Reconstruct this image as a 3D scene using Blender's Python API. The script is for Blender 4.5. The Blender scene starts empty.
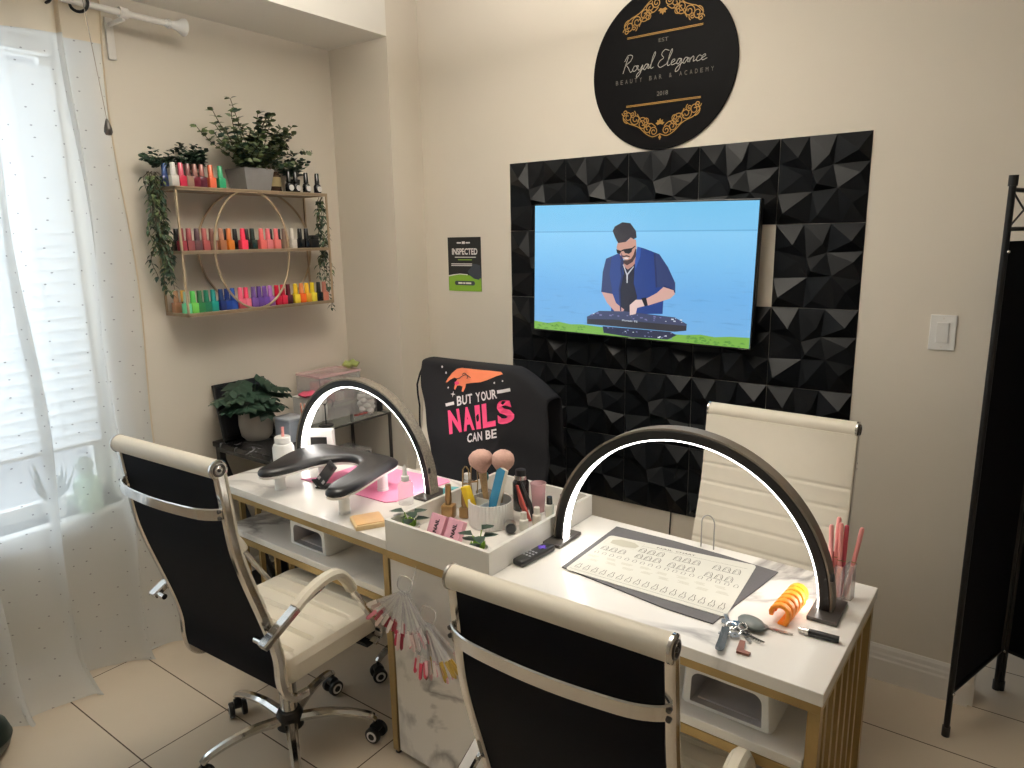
import bpy, bmesh, math, random
from mathutils import Vector, Matrix
random.seed(7)
C = bpy.context.scene.collection
PI = math.pi
rad = math.radians

# ------------------------------------------------------------------ materials
def lin(c):
    c = c / 255.0
    return c / 12.92 if c <= 0.04045 else ((c + 0.055) / 1.055) ** 2.4
def S(r, g, b): return (lin(r), lin(g), lin(b), 1.0)

def mat(name, col, rough=0.5, metal=0.0, var=0.0, scale=20.0, bump=0.0, emit=None, estr=0.0,
        trans=0.0, alpha=1.0, coat=0.0, spec=0.5):
    m = bpy.data.materials.new(name); m.use_nodes = True
    nt = m.node_tree; b = nt.nodes['Principled BSDF']
    b.inputs['Base Color'].default_value = col
    b.inputs['Roughness'].default_value = rough
    b.inputs['Metallic'].default_value = metal
    b.inputs['Transmission Weight'].default_value = trans
    b.inputs['Alpha'].default_value = alpha
    b.inputs['Coat Weight'].default_value = coat
    b.inputs['Specular IOR Level'].default_value = spec
    if emit:
        b.inputs['Emission Color'].default_value = emit
        b.inputs['Emission Strength'].default_value = estr
    if var or bump:
        tc = nt.nodes.new('ShaderNodeTexCoord'); n = nt.nodes.new('ShaderNodeTexNoise')
        n.inputs['Scale'].default_value = scale; n.inputs['Detail'].default_value = 3
        nt.links.new(tc.outputs['Object'], n.inputs['Vector'])
        if var:
            mx = nt.nodes.new('ShaderNodeMix'); mx.data_type = 'RGBA'
            mx.inputs[6].default_value = tuple(c * (1 - var) for c in col[:3]) + (1,)
            mx.inputs[7].default_value = tuple(min(1, c * (1 + var)) for c in col[:3]) + (1,)
            nt.links.new(n.outputs['Fac'], mx.inputs[0]); nt.links.new(mx.outputs[2], b.inputs['Base Color'])
        if bump:
            bp = nt.nodes.new('ShaderNodeBump'); bp.inputs['Strength'].default_value = bump
            bp.inputs['Distance'].default_value = 0.002
            nt.links.new(n.outputs['Fac'], bp.inputs['Height']); nt.links.new(bp.outputs['Normal'], b.inputs['Normal'])
    return m

def marble(name, base, vein, rough, scale=2.2, width=0.035, amount=0.6):
    m = mat(name, base, rough); nt = m.node_tree; b = nt.nodes['Principled BSDF']
    tc = nt.nodes.new('ShaderNodeTexCoord')
    n1 = nt.nodes.new('ShaderNodeTexNoise'); n1.inputs['Scale'].default_value = scale
    n1.inputs['Detail'].default_value = 6; n1.inputs['Distortion'].default_value = 1.2
    sub = nt.nodes.new('ShaderNodeMath'); sub.operation = 'SUBTRACT'; sub.inputs[1].default_value = 0.5
    ab = nt.nodes.new('ShaderNodeMath'); ab.operation = 'ABSOLUTE'
    rp = nt.nodes.new('ShaderNodeMapRange'); rp.inputs['From Min'].default_value = 0
    rp.inputs['From Max'].default_value = width; rp.inputs['To Min'].default_value = amount; rp.inputs['To Max'].default_value = 0
    n2 = nt.nodes.new('ShaderNodeTexNoise'); n2.inputs['Scale'].default_value = scale * 1.3; n2.inputs['Detail'].default_value = 2
    r2 = nt.nodes.new('ShaderNodeMapRange'); r2.inputs['From Min'].default_value = 0.45; r2.inputs['From Max'].default_value = 0.65
    mul = nt.nodes.new('ShaderNodeMath'); mul.operation = 'MULTIPLY'
    mx = nt.nodes.new('ShaderNodeMix'); mx.data_type = 'RGBA'
    mx.inputs[6].default_value = base; mx.inputs[7].default_value = vein
    L = nt.links.new
    L(tc.outputs['Object'], n1.inputs['Vector']); L(tc.outputs['Object'], n2.inputs['Vector'])
    L(n1.outputs['Fac'], sub.inputs[0]); L(sub.outputs[0], ab.inputs[0]); L(ab.outputs[0], rp.inputs['Value'])
    L(n2.outputs['Fac'], r2.inputs['Value']); L(rp.outputs[0], mul.inputs[0]); L(r2.outputs[0], mul.inputs[1])
    L(mul.outputs[0], mx.inputs[0]); L(mx.outputs[2], b.inputs['Base Color'])
    return m

def glassy(name, tint, opacity, rough=0.1, colr=None):
    """thin clear plastic or glass: a see-through share and a tinted glossy share"""
    m = bpy.data.materials.new(name); m.use_nodes = True; nt = m.node_tree
    b = nt.nodes['Principled BSDF']; out = nt.nodes['Material Output']
    b.inputs['Base Color'].default_value = tint; b.inputs['Roughness'].default_value = rough
    t = nt.nodes.new('ShaderNodeBsdfTransparent'); t.inputs[0].default_value = colr or (1, 1, 1, 1)
    mx = nt.nodes.new('ShaderNodeMixShader'); mx.inputs[0].default_value = opacity
    nt.links.new(t.outputs[0], mx.inputs[1]); nt.links.new(b.outputs[0], mx.inputs[2]); nt.links.new(mx.outputs[0], out.inputs[0])
    return m

def sheer_mat(name, col, transp, dots=True):
    m = bpy.data.materials.new(name); m.use_nodes = True; nt = m.node_tree
    for n in list(nt.nodes):
        if n.type != 'OUTPUT_MATERIAL': nt.nodes.remove(n)
    out = [n for n in nt.nodes if n.type == 'OUTPUT_MATERIAL'][0]; L = nt.links.new
    d = nt.nodes.new('ShaderNodeBsdfDiffuse'); d.inputs[0].default_value = col
    tl = nt.nodes.new('ShaderNodeBsdfTranslucent'); tl.inputs[0].default_value = col
    tp = nt.nodes.new('ShaderNodeBsdfTransparent')
    m1 = nt.nodes.new('ShaderNodeMixShader'); m1.inputs[0].default_value = 0.5
    m2 = nt.nodes.new('ShaderNodeMixShader'); m2.inputs[0].default_value = transp
    L(d.outputs[0], m1.inputs[1]); L(tl.outputs[0], m1.inputs[2]); L(m1.outputs[0], m2.inputs[1]); L(tp.outputs[0], m2.inputs[2])
    L(m2.outputs[0], out.inputs[0])
    if dots:   # small embroidered dots in vertical rows, woven denser than the voile
        uv = nt.nodes.new('ShaderNodeUVMap')
        v = nt.nodes.new('ShaderNodeTexVoronoi'); v.voronoi_dimensions = '2D'; v.inputs['Scale'].default_value = 1.0; v.inputs['Randomness'].default_value = 0.55
        mp = nt.nodes.new('ShaderNodeMapping'); mp.inputs['Scale'].default_value = (20, 16, 1)
        L(uv.outputs[0], mp.inputs[0]); L(mp.outputs[0], v.inputs['Vector'])
        lt = nt.nodes.new('ShaderNodeMath'); lt.operation = 'LESS_THAN'; lt.inputs[1].default_value = 0.042
        L(v.outputs['Distance'], lt.inputs[0])
        mc = nt.nodes.new('ShaderNodeMix'); mc.data_type = 'RGBA'; mc.inputs[6].default_value = col; mc.inputs[7].default_value = S(150, 150, 152)
        L(lt.outputs[0], mc.inputs[0]); L(mc.outputs[2], d.inputs[0]); L(mc.outputs[2], tl.inputs[0])
        mt = nt.nodes.new('ShaderNodeMapRange'); mt.inputs['To Min'].default_value = transp; mt.inputs['To Max'].default_value = 0.05
        L(lt.outputs[0], mt.inputs['Value']); L(mt.outputs[0], m2.inputs[0])
    return m

def tile_mat(name, gx, gy, tx, ty):
    m = mat(name, S(196, 180, 160), 0.32); nt = m.node_tree; b = nt.nodes['Principled BSDF']; L = nt.links.new
    tc = nt.nodes.new('ShaderNodeTexCoord'); sp = nt.nodes.new('ShaderNodeSeparateXYZ'); L(tc.outputs['Object'], sp.inputs[0])
    masks = []
    for ax, g, t in ((0, gx, tx), (1, gy, ty)):
        a = nt.nodes.new('ShaderNodeMath'); a.operation = 'SUBTRACT'; a.inputs[1].default_value = g - 40 * t; L(sp.outputs[ax], a.inputs[0])
        mo = nt.nodes.new('ShaderNodeMath'); mo.operation = 'PINGPONG'; mo.inputs[1].default_value = t / 2; L(a.outputs[0], mo.inputs[0])
        l = nt.nodes.new('ShaderNodeMath'); l.operation = 'LESS_THAN'; l.inputs[1].default_value = 0.0022; L(mo.outputs[0], l.inputs[0])
        masks.append(l)
    mx = nt.nodes.new('ShaderNodeMath'); mx.operation = 'MAXIMUM'; L(masks[0].outputs[0], mx.inputs[0]); L(masks[1].outputs[0], mx.inputs[1])
    n = nt.nodes.new('ShaderNodeTexNoise'); n.inputs['Scale'].default_value = 3.0; n.inputs['Detail'].default_value = 4; L(tc.outputs['Object'], n.inputs['Vector'])
    c1 = nt.nodes.new('ShaderNodeMix'); c1.data_type = 'RGBA'; c1.inputs[6].default_value = S(203, 187, 166); c1.inputs[7].default_value = S(214, 200, 180)
    L(n.outputs['Fac'], c1.inputs[0])
    c2 = nt.nodes.new('ShaderNodeMix'); c2.data_type = 'RGBA'; c2.inputs[7].default_value = S(84, 66, 50)
    L(mx.outputs[0], c2.inputs[0]); L(c1.outputs[2], c2.inputs[6]); L(c2.outputs[2], b.inputs['Base Color'])
    rr = nt.nodes.new('ShaderNodeMapRange'); rr.inputs['To Min'].default_value = 0.30; rr.inputs['To Max'].default_value = 0.8
    L(mx.outputs[0], rr.inputs['Value']); L(rr.outputs[0], b.inputs['Roughness'])
    return m

M = {}
M['wall'] = mat('wall_paint', S(217, 209, 196), 0.7, var=0.015, scale=6, bump=0.05, spec=0.3)
M['ceiling'] = mat('ceiling_paint', S(232, 228, 220), 0.8, var=0.01)
M['trim'] = mat('white_trim', S(226, 222, 216), 0.45, var=0.01)
M['black_panel'] = mat('black_plastic_panel', S(15, 17, 20), 0.38, var=0.1, spec=0.14)
M['black'] = mat('black_plastic', S(20, 20, 21), 0.4, var=0.1)
M['black_metal'] = mat('black_metal', S(22, 22, 24), 0.4, 0.3, var=0.1)
M['black_fabric'] = mat('black_fabric', S(17, 19, 26), 0.85, var=0.15, scale=200, bump=0.2, spec=0.25)
M['chair_back'] = mat('black_leatherette', S(8, 9, 16), 0.7, var=0.2, scale=60, bump=0.1, spec=0.12)
M['screen_cloth'] = mat('black_divider_cloth', S(13, 14, 18), 0.9, var=0.15, scale=150, bump=0.2, spec=0.15)
M['apron'] = mat('black_apron_cloth', S(33, 33, 36), 0.85, var=0.1, scale=90, bump=0.2, spec=0.2)
M['cream'] = mat('cream_leatherette', S(218, 210, 194), 0.5, var=0.02, scale=30, bump=0.15)
M['chrome'] = mat('chrome', S(205, 202, 198), 0.13, 1.0, var=0.02)
M['steel'] = mat('brushed_steel', S(170, 168, 164), 0.3, 1.0, var=0.05)
M['gold'] = mat('gold_metal', S(166, 141, 92), 0.4, 0.45, var=0.05)
M['shelf_gold'] = mat('champagne_gold', S(176, 156, 128), 0.4, 0.25, var=0.05)
M['marble'] = marble('white_marble', S(234, 230, 224), S(128, 122, 120), 0.25, 1.9, 0.045, 0.8)
M['marble_black'] = marble('black_marble', S(22, 22, 25), S(190, 188, 190), 0.25, 7, 0.03, 0.7)
M['white'] = mat('white_plastic', S(232, 231, 228), 0.35, var=0.01)
M['white_gloss'] = mat('white_lacquer', S(226, 223, 216), 0.3, var=0.01)
M['grey_dark'] = mat('dark_grey_plastic', S(78, 74, 70), 0.35, 0.4, var=0.05)
M['window_grey'] = mat('lamp_inside_grey', S(196, 192, 194), 0.35, 0.3, var=0.05)
M['pink_mat'] = mat('pink_towel', S(240, 150, 185), 0.7, var=0.03, scale=80, bump=0.2)
M['led'] = mat('led_strip', (1, 1, 1, 1), 0.5, emit=(1.0, 0.96, 0.90, 1), estr=15.0)
M['clear'] = glassy('clear_plastic', S(232, 230, 230), 0.30, 0.15)
M['clear_pink'] = glassy('clear_pink_plastic', S(240, 200, 205), 0.5, 0.2)
M['glass'] = glassy('table_glass', S(170, 180, 172), 0.25, 0.05)
M['pane'] = glassy('window_pane', S(240, 245, 250), 0.06, 0.02)
M['sheer'] = sheer_mat('sheer_voile', S(238, 240, 240), 0.36)
M['header'] = sheer_mat('curtain_header_cloth', S(226, 212, 190), 0.12, dots=False)
M['paper'] = mat('chart_paper', S(202, 200, 190), 0.6, var=0.01)
M['ink'] = mat('printed_ink', S(84, 82, 76), 0.7, var=0.02)
M['ink_light'] = mat('printed_ink_pale', S(176, 172, 156), 0.7, var=0.02)
M['grey_mat'] = mat('dark_grey_mat', S(88, 86, 88), 0.75, var=0.08, scale=120, bump=0.15)
M['concrete'] = mat('grey_concrete', S(122, 120, 120), 0.8, var=0.12, scale=25, bump=0.3)
M['pot_grey'] = mat('warm_grey_pot', S(152, 146, 138), 0.7, var=0.05, bump=0.1)
M['leaf_dark'] = mat('dark_leaf', S(34, 58, 44), 0.5, var=0.35, scale=30)
M['leaf_olive'] = mat('eucalyptus_leaf', S(84, 98, 58), 0.6, var=0.4, scale=14)
M['leaf_pale'] = mat('pale_leaf', S(126, 138, 108), 0.65, var=0.3, scale=14)
M['leaf_vine'] = mat('vine_leaf', S(66, 88, 66), 0.6, var=0.35, scale=20)
M['leaf_bright'] = mat('bright_leaf', S(120, 160, 40), 0.5, var=0.2)
M['stem'] = mat('brown_stem', S(80, 70, 48), 0.7, var=0.2)
M['soil'] = mat('soil', S(44, 36, 28), 0.95, var=0.3, scale=80, bump=0.5)
M['sign_black'] = mat('sign_black_acrylic', S(15, 14, 15), 0.45, var=0.1, spec=0.05)
M['sign_gold'] = mat('sign_gold_print', S(150, 113, 50), 0.5, 0.25, var=0.1)
M['sign_white'] = mat('sign_white_print', S(150, 146, 138), 0.5, var=0.02)
M['sign_grey'] = mat('sign_grey_print', S(88, 82, 74), 0.5, var=0.02)
M['print_white'] = mat('white_print', S(232, 228, 228), 0.7, var=0.03, scale=60)
M['print_pink'] = mat('pink_print', S(240, 76, 128), 0.7, var=0.03, scale=60)
M['print_orange'] = mat('orange_print', S(244, 138, 96), 0.7, var=0.03, scale=60)
M['poster_black'] = mat('poster_black', S(30, 30, 30), 0.4, var=0.05)
M['poster_green'] = mat('poster_green', S(128, 172, 52), 0.4, var=0.05)
M['orange'] = mat('orange_plastic', S(255, 150, 30), 0.4, trans=0.0, var=0.05)
M['pink_pen'] = mat('pink_lacquer', S(238, 160, 156), 0.35, var=0.03)
M['rose_pen'] = mat('rose_lacquer', S(214, 92, 112), 0.4, var=0.03)
M['glitter'] = mat('silver_glitter', S(134, 126, 114), 0.45, 0.3, var=0.75, scale=170, bump=0.6)
M['lamp_outer'] = mat('lamp_grey_metal', S(120, 111, 100), 0.45, 0.3, var=0.04)
M['lamp_side'] = mat('lamp_black_side', S(30, 29, 30), 0.35, 0.3, var=0.05)
M['blind'] = None

# ------------------------------------------------------------------ mesh builder
class MB:
    def __init__(self): self.bm = bmesh.new(); self.mi = 0
    def _f(self, vs):
        try:
            f = self.bm.faces.new(vs); f.material_index = self.mi; return f
        except ValueError: return None
    def poly(self, pts):
        return self._f([self.bm.verts.new(p) for p in pts])
    def box(self, c, s, rot=None, bevel=0.0, seg=2):
        mtx = Matrix.Translation(Vector(c))
        if rot is not None: mtx = mtx @ (rot.to_4x4() if isinstance(rot, Matrix) else Matrix.Rotation(rot, 4, 'Z'))
        n0 = set(self.bm.faces)
        r = bmesh.ops.create_cube(self.bm, size=1.0, matrix=mtx @ Matrix.Diagonal((s[0], s[1], s[2], 1)))
        if bevel:
            es = set(e for v in r['verts'] for e in v.link_edges)
            bmesh.ops.bevel(self.bm, geom=list(es), offset=bevel, segments=seg, affect='EDGES', profile=0.5)
        for f in self.bm.faces:
            if f not in n0: f.material_index = self.mi
        return self
    def bx(self, x0, x1, y0, y1, z0, z1, bevel=0.0):
        return self.box(((x0 + x1) / 2, (y0 + y1) / 2, (z0 + z1) / 2), (abs(x1 - x0), abs(y1 - y0), abs(z1 - z0)), None, bevel)
    def rings(self, rs, cap=True, close=True, loop=False):
        vr = [[self.bm.verts.new(p) for p in r] for r in rs]
        n = len(vr[0]); m = len(vr)
        for i in range(m if loop else m - 1):
            a, b = vr[i], vr[(i + 1) % m]
            for k in range(n if close else n - 1):
                self._f([a[k], a[(k + 1) % n], b[(k + 1) % n], b[k]])
        if cap and not loop and close:
            self._f(list(reversed(vr[0]))); self._f(vr[-1])
        return self
    def frames(self, pts, up=None, loop=False):
        P = [Vector(p) for p in pts]; out = []; n = len(P); prev = None
        for i in range(n):
            if loop: t = P[(i + 1) % n] - P[i - 1]
            else: t = P[min(i + 1, n - 1)] - P[max(i - 1, 0)]
            t.normalize()
            u = Vector(up) if up is not None else (prev if prev is not None else (Vector((0, 0, 1)) if abs(t.z) < 0.9 else Vector((1, 0, 0))))
            s = t.cross(u)
            if s.length < 1e-5: s = t.cross(Vector((0.3, 1, 0.2)))
            s.normalize(); u2 = s.cross(t); u2.normalize(); prev = u2
            out.append((P[i], s, u2))
        return out
    def tube(self, pts, r, n=10, loop=False, cap=True):
        R = r if isinstance(r, (list, tuple)) else [r] * len(pts)
        rs = [[p + (s * math.cos(2 * PI * k / n) + u * math.sin(2 * PI * k / n)) * R[i] for k in range(n)]
              for i, (p, s, u) in enumerate(self.frames(pts, None, loop))]
        return self.rings(rs, cap=cap, loop=loop)
    def sweep(self, pts, w, h, up, bev=0.25, loop=False):
        """rounded rectangular section; w across (t x up), h along up; w,h may be lists"""
        W = w if isinstance(w, (list, tuple)) else [w] * len(pts); H = h if isinstance(h, (list, tuple)) else [h] * len(pts)
        rs = []
        for i, (p, s, u) in enumerate(self.frames(pts, up, loop)):
            a, b = W[i] / 2, H[i] / 2; c = min(a, b) * bev * 2
            sec = [(a - c, b), (-a + c, b), (-a, b - c), (-a, -b + c), (-a + c, -b), (a - c, -b), (a, -b + c), (a, b - c)]
            rs.append([p + s * x + u * y for x, y in sec])
        return self.rings(rs, loop=loop)
    def cyl(self, p0, p1, r0, r1=None, n=20):
        r1 = r0 if r1 is None else r1
        return self.tube([p0, p1], [r0, r1], n)
    def lathe(self, prof, c=(0, 0, 0), n=24, cap=True):
        cx, cy, cz = c
        rs = [[(cx + r * math.cos(2 * PI * k / n), cy + r * math.sin(2 * PI * k / n), cz + z) for k in range(n)] for r, z in prof]
        return self.rings(rs, cap=cap)
    def ball(self, c, r, n=12, rot=None):
        r = r if isinstance(r, (tuple, list)) else (r, r, r)
        mtx = Matrix.Translation(Vector(c)) @ (rot.to_4x4() if rot is not None else Matrix.Identity(4)) @ Matrix.Diagonal((r[0], r[1], r[2], 1))
        n0 = set(self.bm.faces)
        bmesh.ops.create_uvsphere(self.bm, u_segments=n, v_segments=max(6, n // 2 + 1), radius=1.0, matrix=mtx)
        for f in self.bm.faces:
            if f not in n0: f.material_index = self.mi
        return self
    def prism(self, poly, f0, f1):
        """poly: 2-D outline; f0/f1 map (u,v) to 3-D for the two faces"""
        a = [self.bm.verts.new(f0(*p)) for p in poly]; b = [self.bm.verts.new(f1(*p)) for p in poly]
        self._f(list(reversed(a))); self._f(b); n = len(poly)
        for k in range(n): self._f([a[k], a[(k + 1) % n], b[(k + 1) % n], b[k]])
        return self
    def flat(self, poly, f): return self.poly([f(*p) for p in poly])
    def ribbon(self, pts, w, f, loop=False):
        """flat 2-D stroke of width w mapped through f"""
        P = [Vector((p[0], p[1])) for p in pts]; n = len(P); Lv, Rv = [], []
        for i in range(n):
            if loop: t = P[(i + 1) % n] - P[i - 1]
            else: t = P[min(i + 1, n - 1)] - P[max(i - 1, 0)]
            if t.length < 1e-9: t = Vector((1, 0))
            t.normalize(); nrm = Vector((-t.y, t.x)) * (w / 2)
            a, b = P[i] + nrm, P[i] - nrm
            Lv.append(self.bm.verts.new(f(a.x, a.y))); Rv.append(self.bm.verts.new(f(b.x, b.y)))
        for i in range(n if loop else n - 1):
            j = (i + 1) % n; self._f([Lv[i], Rv[i], Rv[j], Lv[j]])
        return self
    def text(self, s, u0, u1, v0, v1, f, bold=0.0, shear=0.0):
        cu = bpy.data.curves.new('t', 'FONT'); cu.body = s; cu.offset = bold; cu.shear = shear; cu.resolution_u = 3
        ob = bpy.data.objects.new('t', cu); C.objects.link(ob)
        dg = bpy.context.evaluated_depsgraph_get(); me = bpy.data.meshes.new_from_object(ob.evaluated_get(dg))
        xs = [v.co.x for v in me.vertices]; ys = [v.co.y for v in me.vertices]
        if xs:
            ax, bx_, ay, by = min(xs), max(xs), min(ys), max(ys)
            vs = [self.bm.verts.new(f(u0 + (v.co.x - ax) / (bx_ - ax + 1e-9) * (u1 - u0), v0 + (v.co.y - ay) / (by - ay + 1e-9) * (v1 - v0))) for v in me.vertices]
            for p in me.polygons: self._f([vs[i] for i in p.vertices])
        bpy.data.objects.remove(ob); bpy.data.meshes.remove(me); bpy.data.curves.remove(cu)
        return self
    def leaf(self, base, d, nrm, L, W, curl=0.2):
        d = Vector(d).normalized(); s = d.cross(Vector(nrm))
        if s.length < 1e-4: s = d.cross(Vector((0.31, 0.5, 0.8)))
        s.normalize(); n = s.cross(d); b = Vector(base)
        q = lambda a, w, h: b + d * (L * a) + s * (W * w) + n * (L * h)
        v = [self.bm.verts.new(x) for x in (b, q(.35, -.5, .06), q(.7, -.36, .0 - curl * .3), q(1, 0, -curl), q(.7, .36, -curl * .3), q(.35, .5, .06), q(.4, 0, -.02), q(.7, 0, -curl * .45))]
        for t in ((0, 6, 1), (1, 6, 7, 2), (2, 7, 3), (0, 5, 6), (6, 5, 4, 7), (7, 4, 3)): self._f([v[i] for i in t])
        return self
    def build(self, name, m, parent=None, smooth=True, ang=35):
        bmesh.ops.recalc_face_normals(self.bm, faces=self.bm.faces[:]) if getattr(self, 'recalc', True) else None
        me = bpy.data.meshes.new(name); self.bm.to_mesh(me); self.bm.free()
        for x in (m if isinstance(m, (list, tuple)) else [m]): me.materials.append(x)
        if smooth and len(me.polygons):
            me.shade_smooth()
            if hasattr(me, 'set_sharp_from_angle'): me.set_sharp_from_angle(angle=rad(ang))
        o = bpy.data.objects.new(name, me); C.objects.link(o)
        if parent is not None: o.parent = parent
        return o

def thing(name, label, cat, loc=(0, 0, 0), rotz=0.0, group=None):
    o = bpy.data.objects.new(name, None); C.objects.link(o); o.empty_display_size = 0.1
    o.location = loc; o.rotation_euler = (0, 0, rotz)
    return tag(o, label, cat, group)
def tag(o, label, cat, group=None):
    o['label'] = label; o['category'] = cat
    if group: o['group'] = group
    return o
def struct(o): o['kind'] = 'structure'; return o
def dup(root, loc, rotz, label, group=None):
    r = root.copy(); C.objects.link(r); r.location = loc; r.rotation_euler = (0, 0, rotz); r['label'] = label
    if group: r['group'] = group
    for ch in list(root.children):
        c = ch.copy(); C.objects.link(c); c.parent = r
        for g in list(ch.children):
            d = g.copy(); C.objects.link(d); d.parent = c
    return r
def smooth_path(pts, n=6, loop=False):
    P = [Vector(p) for p in pts]; out = []; N = len(P)
    for i in range(N if loop else N - 1):
        p0 = P[i - 1] if (loop or i > 0) else P[i]; p1 = P[i]; p2 = P[(i + 1) % N]
        p3 = P[(i + 2) % N] if (loop or i + 2 < N) else P[-1]
        for k in range(n):
            t = k / n
            out.append(0.5 * ((2 * p1) + (p2 - p0) * t + (2 * p0 - 5 * p1 + 4 * p2 - p3) * t * t + (3 * p1 - p0 - 3 * p2 + p3) * t ** 3))
    if not loop: out.append(P[-1])
    return out

# ------------------------------------------------------------------ room
XL = -0.812; WB = 0.2154; D = 0.4097; ZB = 2.597; CEIL = 2.80; XE = 2.125; XR = 4.6; YF = -4.8
GX, GY, TX, TY = -0.665, -1.8463, 0.612, 0.3082
f = MB(); f.bx(-1.2, XR + .1, YF - .1, 2.2, -0.06, 0); struct(f.build('floor', tile_mat('floor_tile', GX, GY, TX, TY), smooth=False))
f = MB(); f.bx(-1.2, XR + .1, YF - .1, 2.2, CEIL, CEIL + .06); struct(f.build('ceiling', M['ceiling'], smooth=False))
f = MB(); f.bx(XL - .2, XE, 0, 0.12, 0, CEIL); struct(f.build('wall_back', M['wall'], smooth=False))
f = MB(); f.bx(XE - .5, XR, 1.7, 1.8, 0, CEIL); struct(f.build('wall_corridor', M['wall'], smooth=False))
WY0, WY1, WZ0, WZ1 = -3.5, -1.455, 0.62, 2.40      # window opening, far end widened out of view to let in more daylight
f = MB(); XO = XL - .2
f.bx(XO, XL, WY1, 0, 0, CEIL); f.bx(XO, XL, YF, WY0, 0, CEIL); f.bx(XO, XL, WY0, WY1, 0, WZ0); f.bx(XO, XL, WY0, WY1, WZ1, CEIL)
struct(f.build('wall_left', M['wall'], smooth=False))
f = MB(); f.bx(XR, XR + .1, YF, 1.8, 0, CEIL); struct(f.build('wall_right', M['wall'], smooth=False))
f = MB(); f.bx(XO, XR, YF - .1, YF, 0, CEIL); struct(f.build('wall_front', M['wall'], smooth=False))
f = MB(); f.bx(XL, XL + D, -WB, 0, 0, CEIL); struct(f.build('wall_corner', M['wall'], smooth=False))
f = MB(); f.bx(XL, XL + D, YF, -WB, ZB, CEIL); struct(f.build('ceiling_bulkhead', M['ceiling'], smooth=False))

def baseboard(name, p0, p1, nx, ny):
    prof = [(0, 0), (.016, 0), (.016, .085), (.013, .092), (.013, .105), (.009, .112), (.008, .128), (.003, .140), (0, .140)]
    f = MB(); f.rings([[(p[0] + nx * a, p[1] + ny * a, z) for a, z in prof] for p in (p0, p1)])
    struct(f.build(name, M['trim'], smooth=False))
baseboard('baseboard_back', (XL + D, 0), (XE, 0), 0, -1)
baseboard('baseboard_end', (XE, 0), (XE, .12), 1, 0)
baseboard('baseboard_left', (XL, YF), (XL, -WB), 1, 0)
baseboard('baseboard_corner', (XL, -WB), (XL + D + .016, -WB), 0, -1)
baseboard('baseboard_corridor', (XE - .5, 1.7), (XR, 1.7), 0, -1)

# window: casing, sash frame, pane, sill, blinds
f = MB()
for a in ((WY1, WY1 + .075, WZ0 - .06, WZ1 + .075), (WY0 - .075, WY0, WZ0 - .06, WZ1 + .075)): f.bx(XL, XL + .018, a[0], a[1], a[2], a[3], .004)
f.bx(XL, XL + .018, WY0, WY1, WZ1, WZ1 + .075, .004); f.bx(XL, XL + .018, WY0, WY1, WZ0 - .09, WZ0 - .02, .004)
struct(f.build('trim_1', M['trim'], smooth=False))
win = bpy.data.objects.new('window_1', None); C.objects.link(win); struct(win); win.location = (XL - .13, (WY0 + WY1) / 2, WZ0)
hw = (WY1 - WY0) / 2; hz = WZ1 - WZ0
f = MB()
for y in (-hw + .025, 0, hw - .025): f.bx(-.02, .02, y - .025, y + .025, 0, hz, .003)
for z in (.025, hz - .025): f.bx(-.02, .02, -hw, hw, z - .025, z + .025, .003)
f.build('window_frame', M['trim'], win, smooth=False)
f = MB(); f.bx(-.004, .004, -hw + .04, hw - .04, .04, hz - .04); f.build('window_pane', M['pane'], win, smooth=False)
f = MB(); f.bx(.02, .185, -hw - .05, hw + .05, -.025, 0, .005); f.build('window_sill', M['trim'], win, smooth=False)
# blinds
bm_ = bpy.data.materials.new('blind_slat'); bm_.use_nodes = True; nt = bm_.node_tree
b = nt.nodes['Principled BSDF']; b.inputs['Base Color'].default_value = S(245, 246, 246); b.inputs['Roughness'].default_value = .5
tl = nt.nodes.new('ShaderNodeBsdfTranslucent'); tl.inputs[0].default_value = S(250, 250, 250)
mx = nt.nodes.new('ShaderNodeMixShader'); mx.inputs[0].default_value = .6
nt.links.new(b.outputs[0], mx.inputs[1]); nt.links.new(tl.outputs[0], mx.inputs[2]); nt.links.new(mx.outputs[0], nt.nodes['Material Output'].inputs[0])
bl = thing('window_blind', 'white horizontal slatted blind lowered in the window behind the sheer curtain', 'blind', (XL - .06, (WY0 + WY1) / 2, .885))
f = MB(); zt = WZ1 - .885
f.bx(-.025, .025, -hw + .01, hw - .03, zt - .05, zt - .002, .004); f.build('headrail', M['trim'], bl, smooth=False)
n = int((zt - .06) / .046)
for i in range(n):
    z = .02 + i * .046; f = MB(); cs = []
    R_ = rad(72)
    sec = [(-.026, 0), (-.013, .004), (0, .0055), (.013, .004), (.026, 0), (.013, .0025), (0, .004), (-.013, .0025)]
    f.rings([[(a * math.cos(R_) + c_ * math.sin(R_), y, z + a * math.sin(R_) - c_ * math.cos(R_)) for a, c_ in sec] for y in (-hw + .012, hw - .032)])
    f.build('slat', bm_, bl)
f = MB(); f.bx(-.014, .014, -hw + .012, hw - .032, -.014, .0, .004); f.build('bottom_rail', M['trim'], bl, smooth=False)
f = MB()
for y in (-hw + .2, 0, hw - .17): f.cyl((.0, y, -.01), (.0, y, zt - .04), .0015, n=6)
f.build('ladder_cord', M['trim'], bl)

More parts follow.
